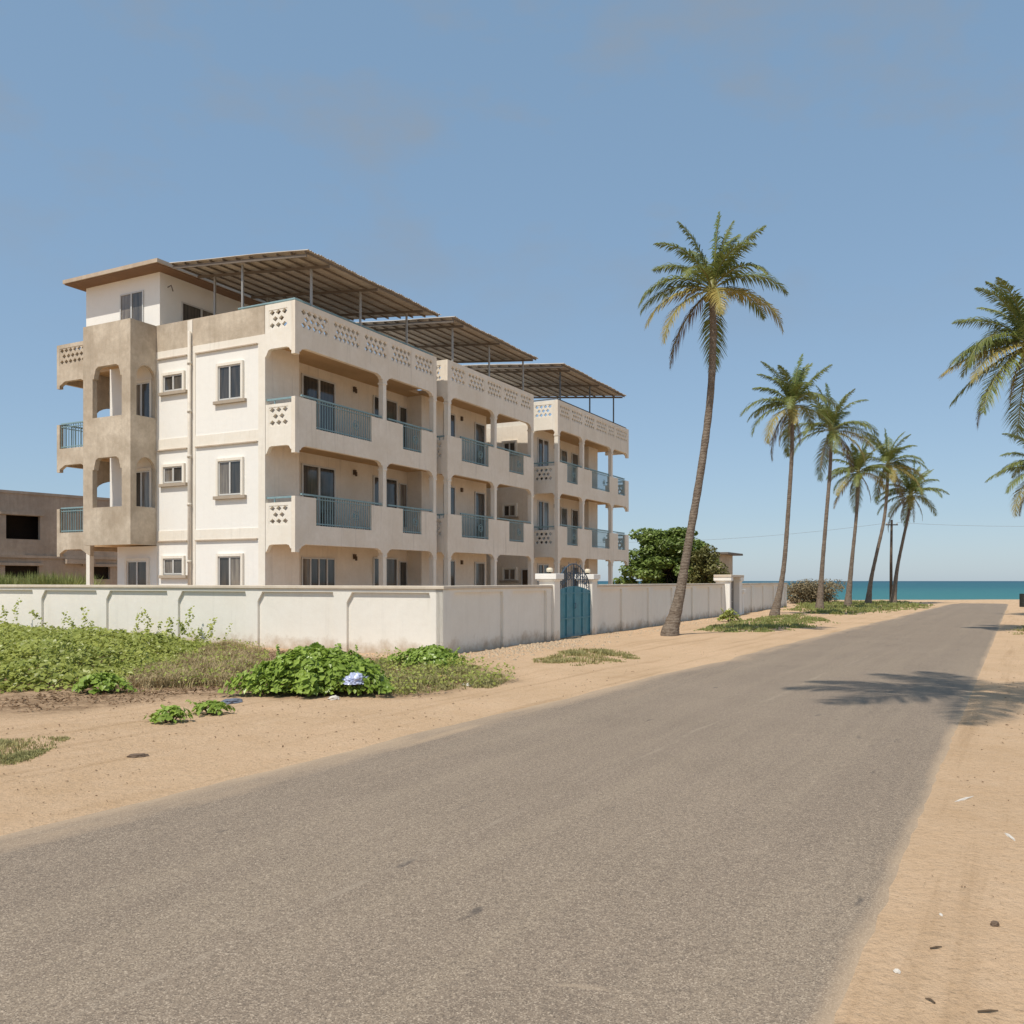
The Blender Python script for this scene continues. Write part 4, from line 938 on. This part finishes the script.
def crumple(name,label,cat,px,py,rx,ry,h,mat,seed,n=3):
    rnd=random.Random(seed); bm=bmesh.new(); bmesh.ops.create_icosphere(bm,subdivisions=n,radius=1)
    for v in bm.verts:
        k=1+.32*noise.noise(v.co*2.1+Vector((seed,0,0)))+.28*noise.noise(v.co*5.5+Vector((0,seed,0)))
        v.co=Vector((v.co.x*rx*k,v.co.y*ry*k,max(-.12*h,v.co.z*h*k)))
    me=bpy.data.meshes.new(name); bm.to_mesh(me); bm.free(); me.materials.append(mat)
    o=bpy.data.objects.new(name,me); C.objects.link(o); p=gp(px,py); p.z=gz(p.x,p.y) if p.x<RR(p.y) else gz(p.x,p.y); o.location=p+Vector((0,0,h*.15)); o.rotation_euler=(0,0,rnd.uniform(0,3)); return tag(o,label,cat)
b_=crumple('plastic_bag','pale blue crumpled plastic bag caught on the green bush','plastic bag',356,697,.20,.15,.15,M['plastic'],3,4); b_.location.z+=.2
crumple('paper_scrap','white crumpled scrap on the sand just below the plastic bag','litter',334,700,.09,.06,.05,M['paper'],4)
crumple('paper_scrap','flat white scrap lying on dry grass right of the wall corner','litter',468,686,.17,.10,.03,M['paper'],5)
crumple('fabric_rag','faded orange rag on the grass under the wall corner','litter',441,678,.14,.09,.05,M['orange'],6)
crumple('fabric_rag','blue grey rag lying on the sand below the green bush','litter',231,704,.17,.10,.06,M['rag'],7)
crumple('paper_scrap','long pale strip lying on the right roadside sand','litter',964,799,.13,.013,.010,M['paper'],8)
crumple('paper_scrap','thin pale strip on the sand at the right edge','litter',1010,837,.09,.012,.01,M['paper'],9)
crumple('paper_scrap','small white crumpled scrap nearest to the camera on the right sand','litter',897,972,.018,.014,.012,M['paper'],10)
crumple('paper_scrap','little pale flake on the sand between the long pale strip and the brown stone','litter',941,915,.02,.008,.006,M['paper'],11)
crumple('paper_scrap','pale scrap on the sand below the dry grass patch','litter',77,692,.09,.06,.03,M['paper'],12)
crumple('stone','dark brown stone on the right roadside sand','stone',995,925,.026,.02,.02,M['stone'],13)
crumple('stone','dark flat stone in the middle of the left roadside sand','stone',138,758,.10,.06,.025,M['stone'],14)
def twig(px,py,l,a,label):
    p=gp(px,py); p.z=gz(p.x,p.y)+.006; mb=MB(); v=Vector((math.cos(a),math.sin(a),0))*l
    mb.tube([p-v*.5,p+Vector((0,0,.004))+Vector((v.y,-v.x,0))*.06,p+v*.5],[.004,.005,.002],5); tag(mb.build('twig',M['stem']),label,'twig')
twig(936,948,.07,.3,'short dark twig lying below the brown stone'); twig(930,1002,.05,2.0,'small twig slanting on the sand near the bottom edge'); twig(988,1013,.09,.1,'flat twig on the sand in the bottom right corner')
# pebbles, rubble and crumbs scattered over the sand
r=random.Random(77); mb=MB()
def pebble(x,y,s):
    z=gz(x,y)
    if RL(y)<x<RR(y): z=.02
    q=[Vector((r.uniform(.6,1)*math.cos(k*1.257),r.uniform(.6,1)*math.sin(k*1.257),0))*s for k in range(5)]
    mb.add([(x+v.x,y+v.y,z-.002) for v in q]+[(x+v.x*.5,y+v.y*.5,z+s*.55) for v in q],[(0,1,6,5),(1,2,7,6),(2,3,8,7),(3,4,9,8),(4,0,5,9),(5,6,7,8,9)])
k=0
while k<650:
    Y=3.6+r.random()**1.6*22; x=r.uniform(-.62,.62)*Y; dl=RL(Y)-x; drr=x-RR(Y)
    if dl<.1 and drr<.1: continue
    if wl(x,Y)[1]>0 and wl(x,Y)[0]<0: continue
    pebble(x,Y,r.uniform(.006,.022)*(.3 if Y<7 else .85)*(1 if drr<0 else .7)*r.uniform(.5,1.1)); k+=1
tag(mb.build('pebbles',M['crumb']),'small brown pebbles and crumbs scattered over the roadside sand','pebbles',kind='stuff')
mb=MB()
for k in range(260):
    t=r.uniform(1,26); x,y=lw(r.uniform(.15,1.0)+abs(r.gauss(0,.3)),t); pebble(x,y,r.uniform(.02,.07))
for k in range(160):
    x,y=lw(-r.uniform(0,4),-abs(r.gauss(.3,.3))-.15); pebble(x,y,r.uniform(.02,.05))
for k in range(380):
    x,y=lw(abs(r.gauss(.5,.7))+.15,r.uniform(-.5,6.5)); pebble(x,y,r.uniform(.02,.075))
tag(mb.build('rubble',M['rubble']),'broken sandy rubble along the foot of the white wall','rubble',kind='stuff')
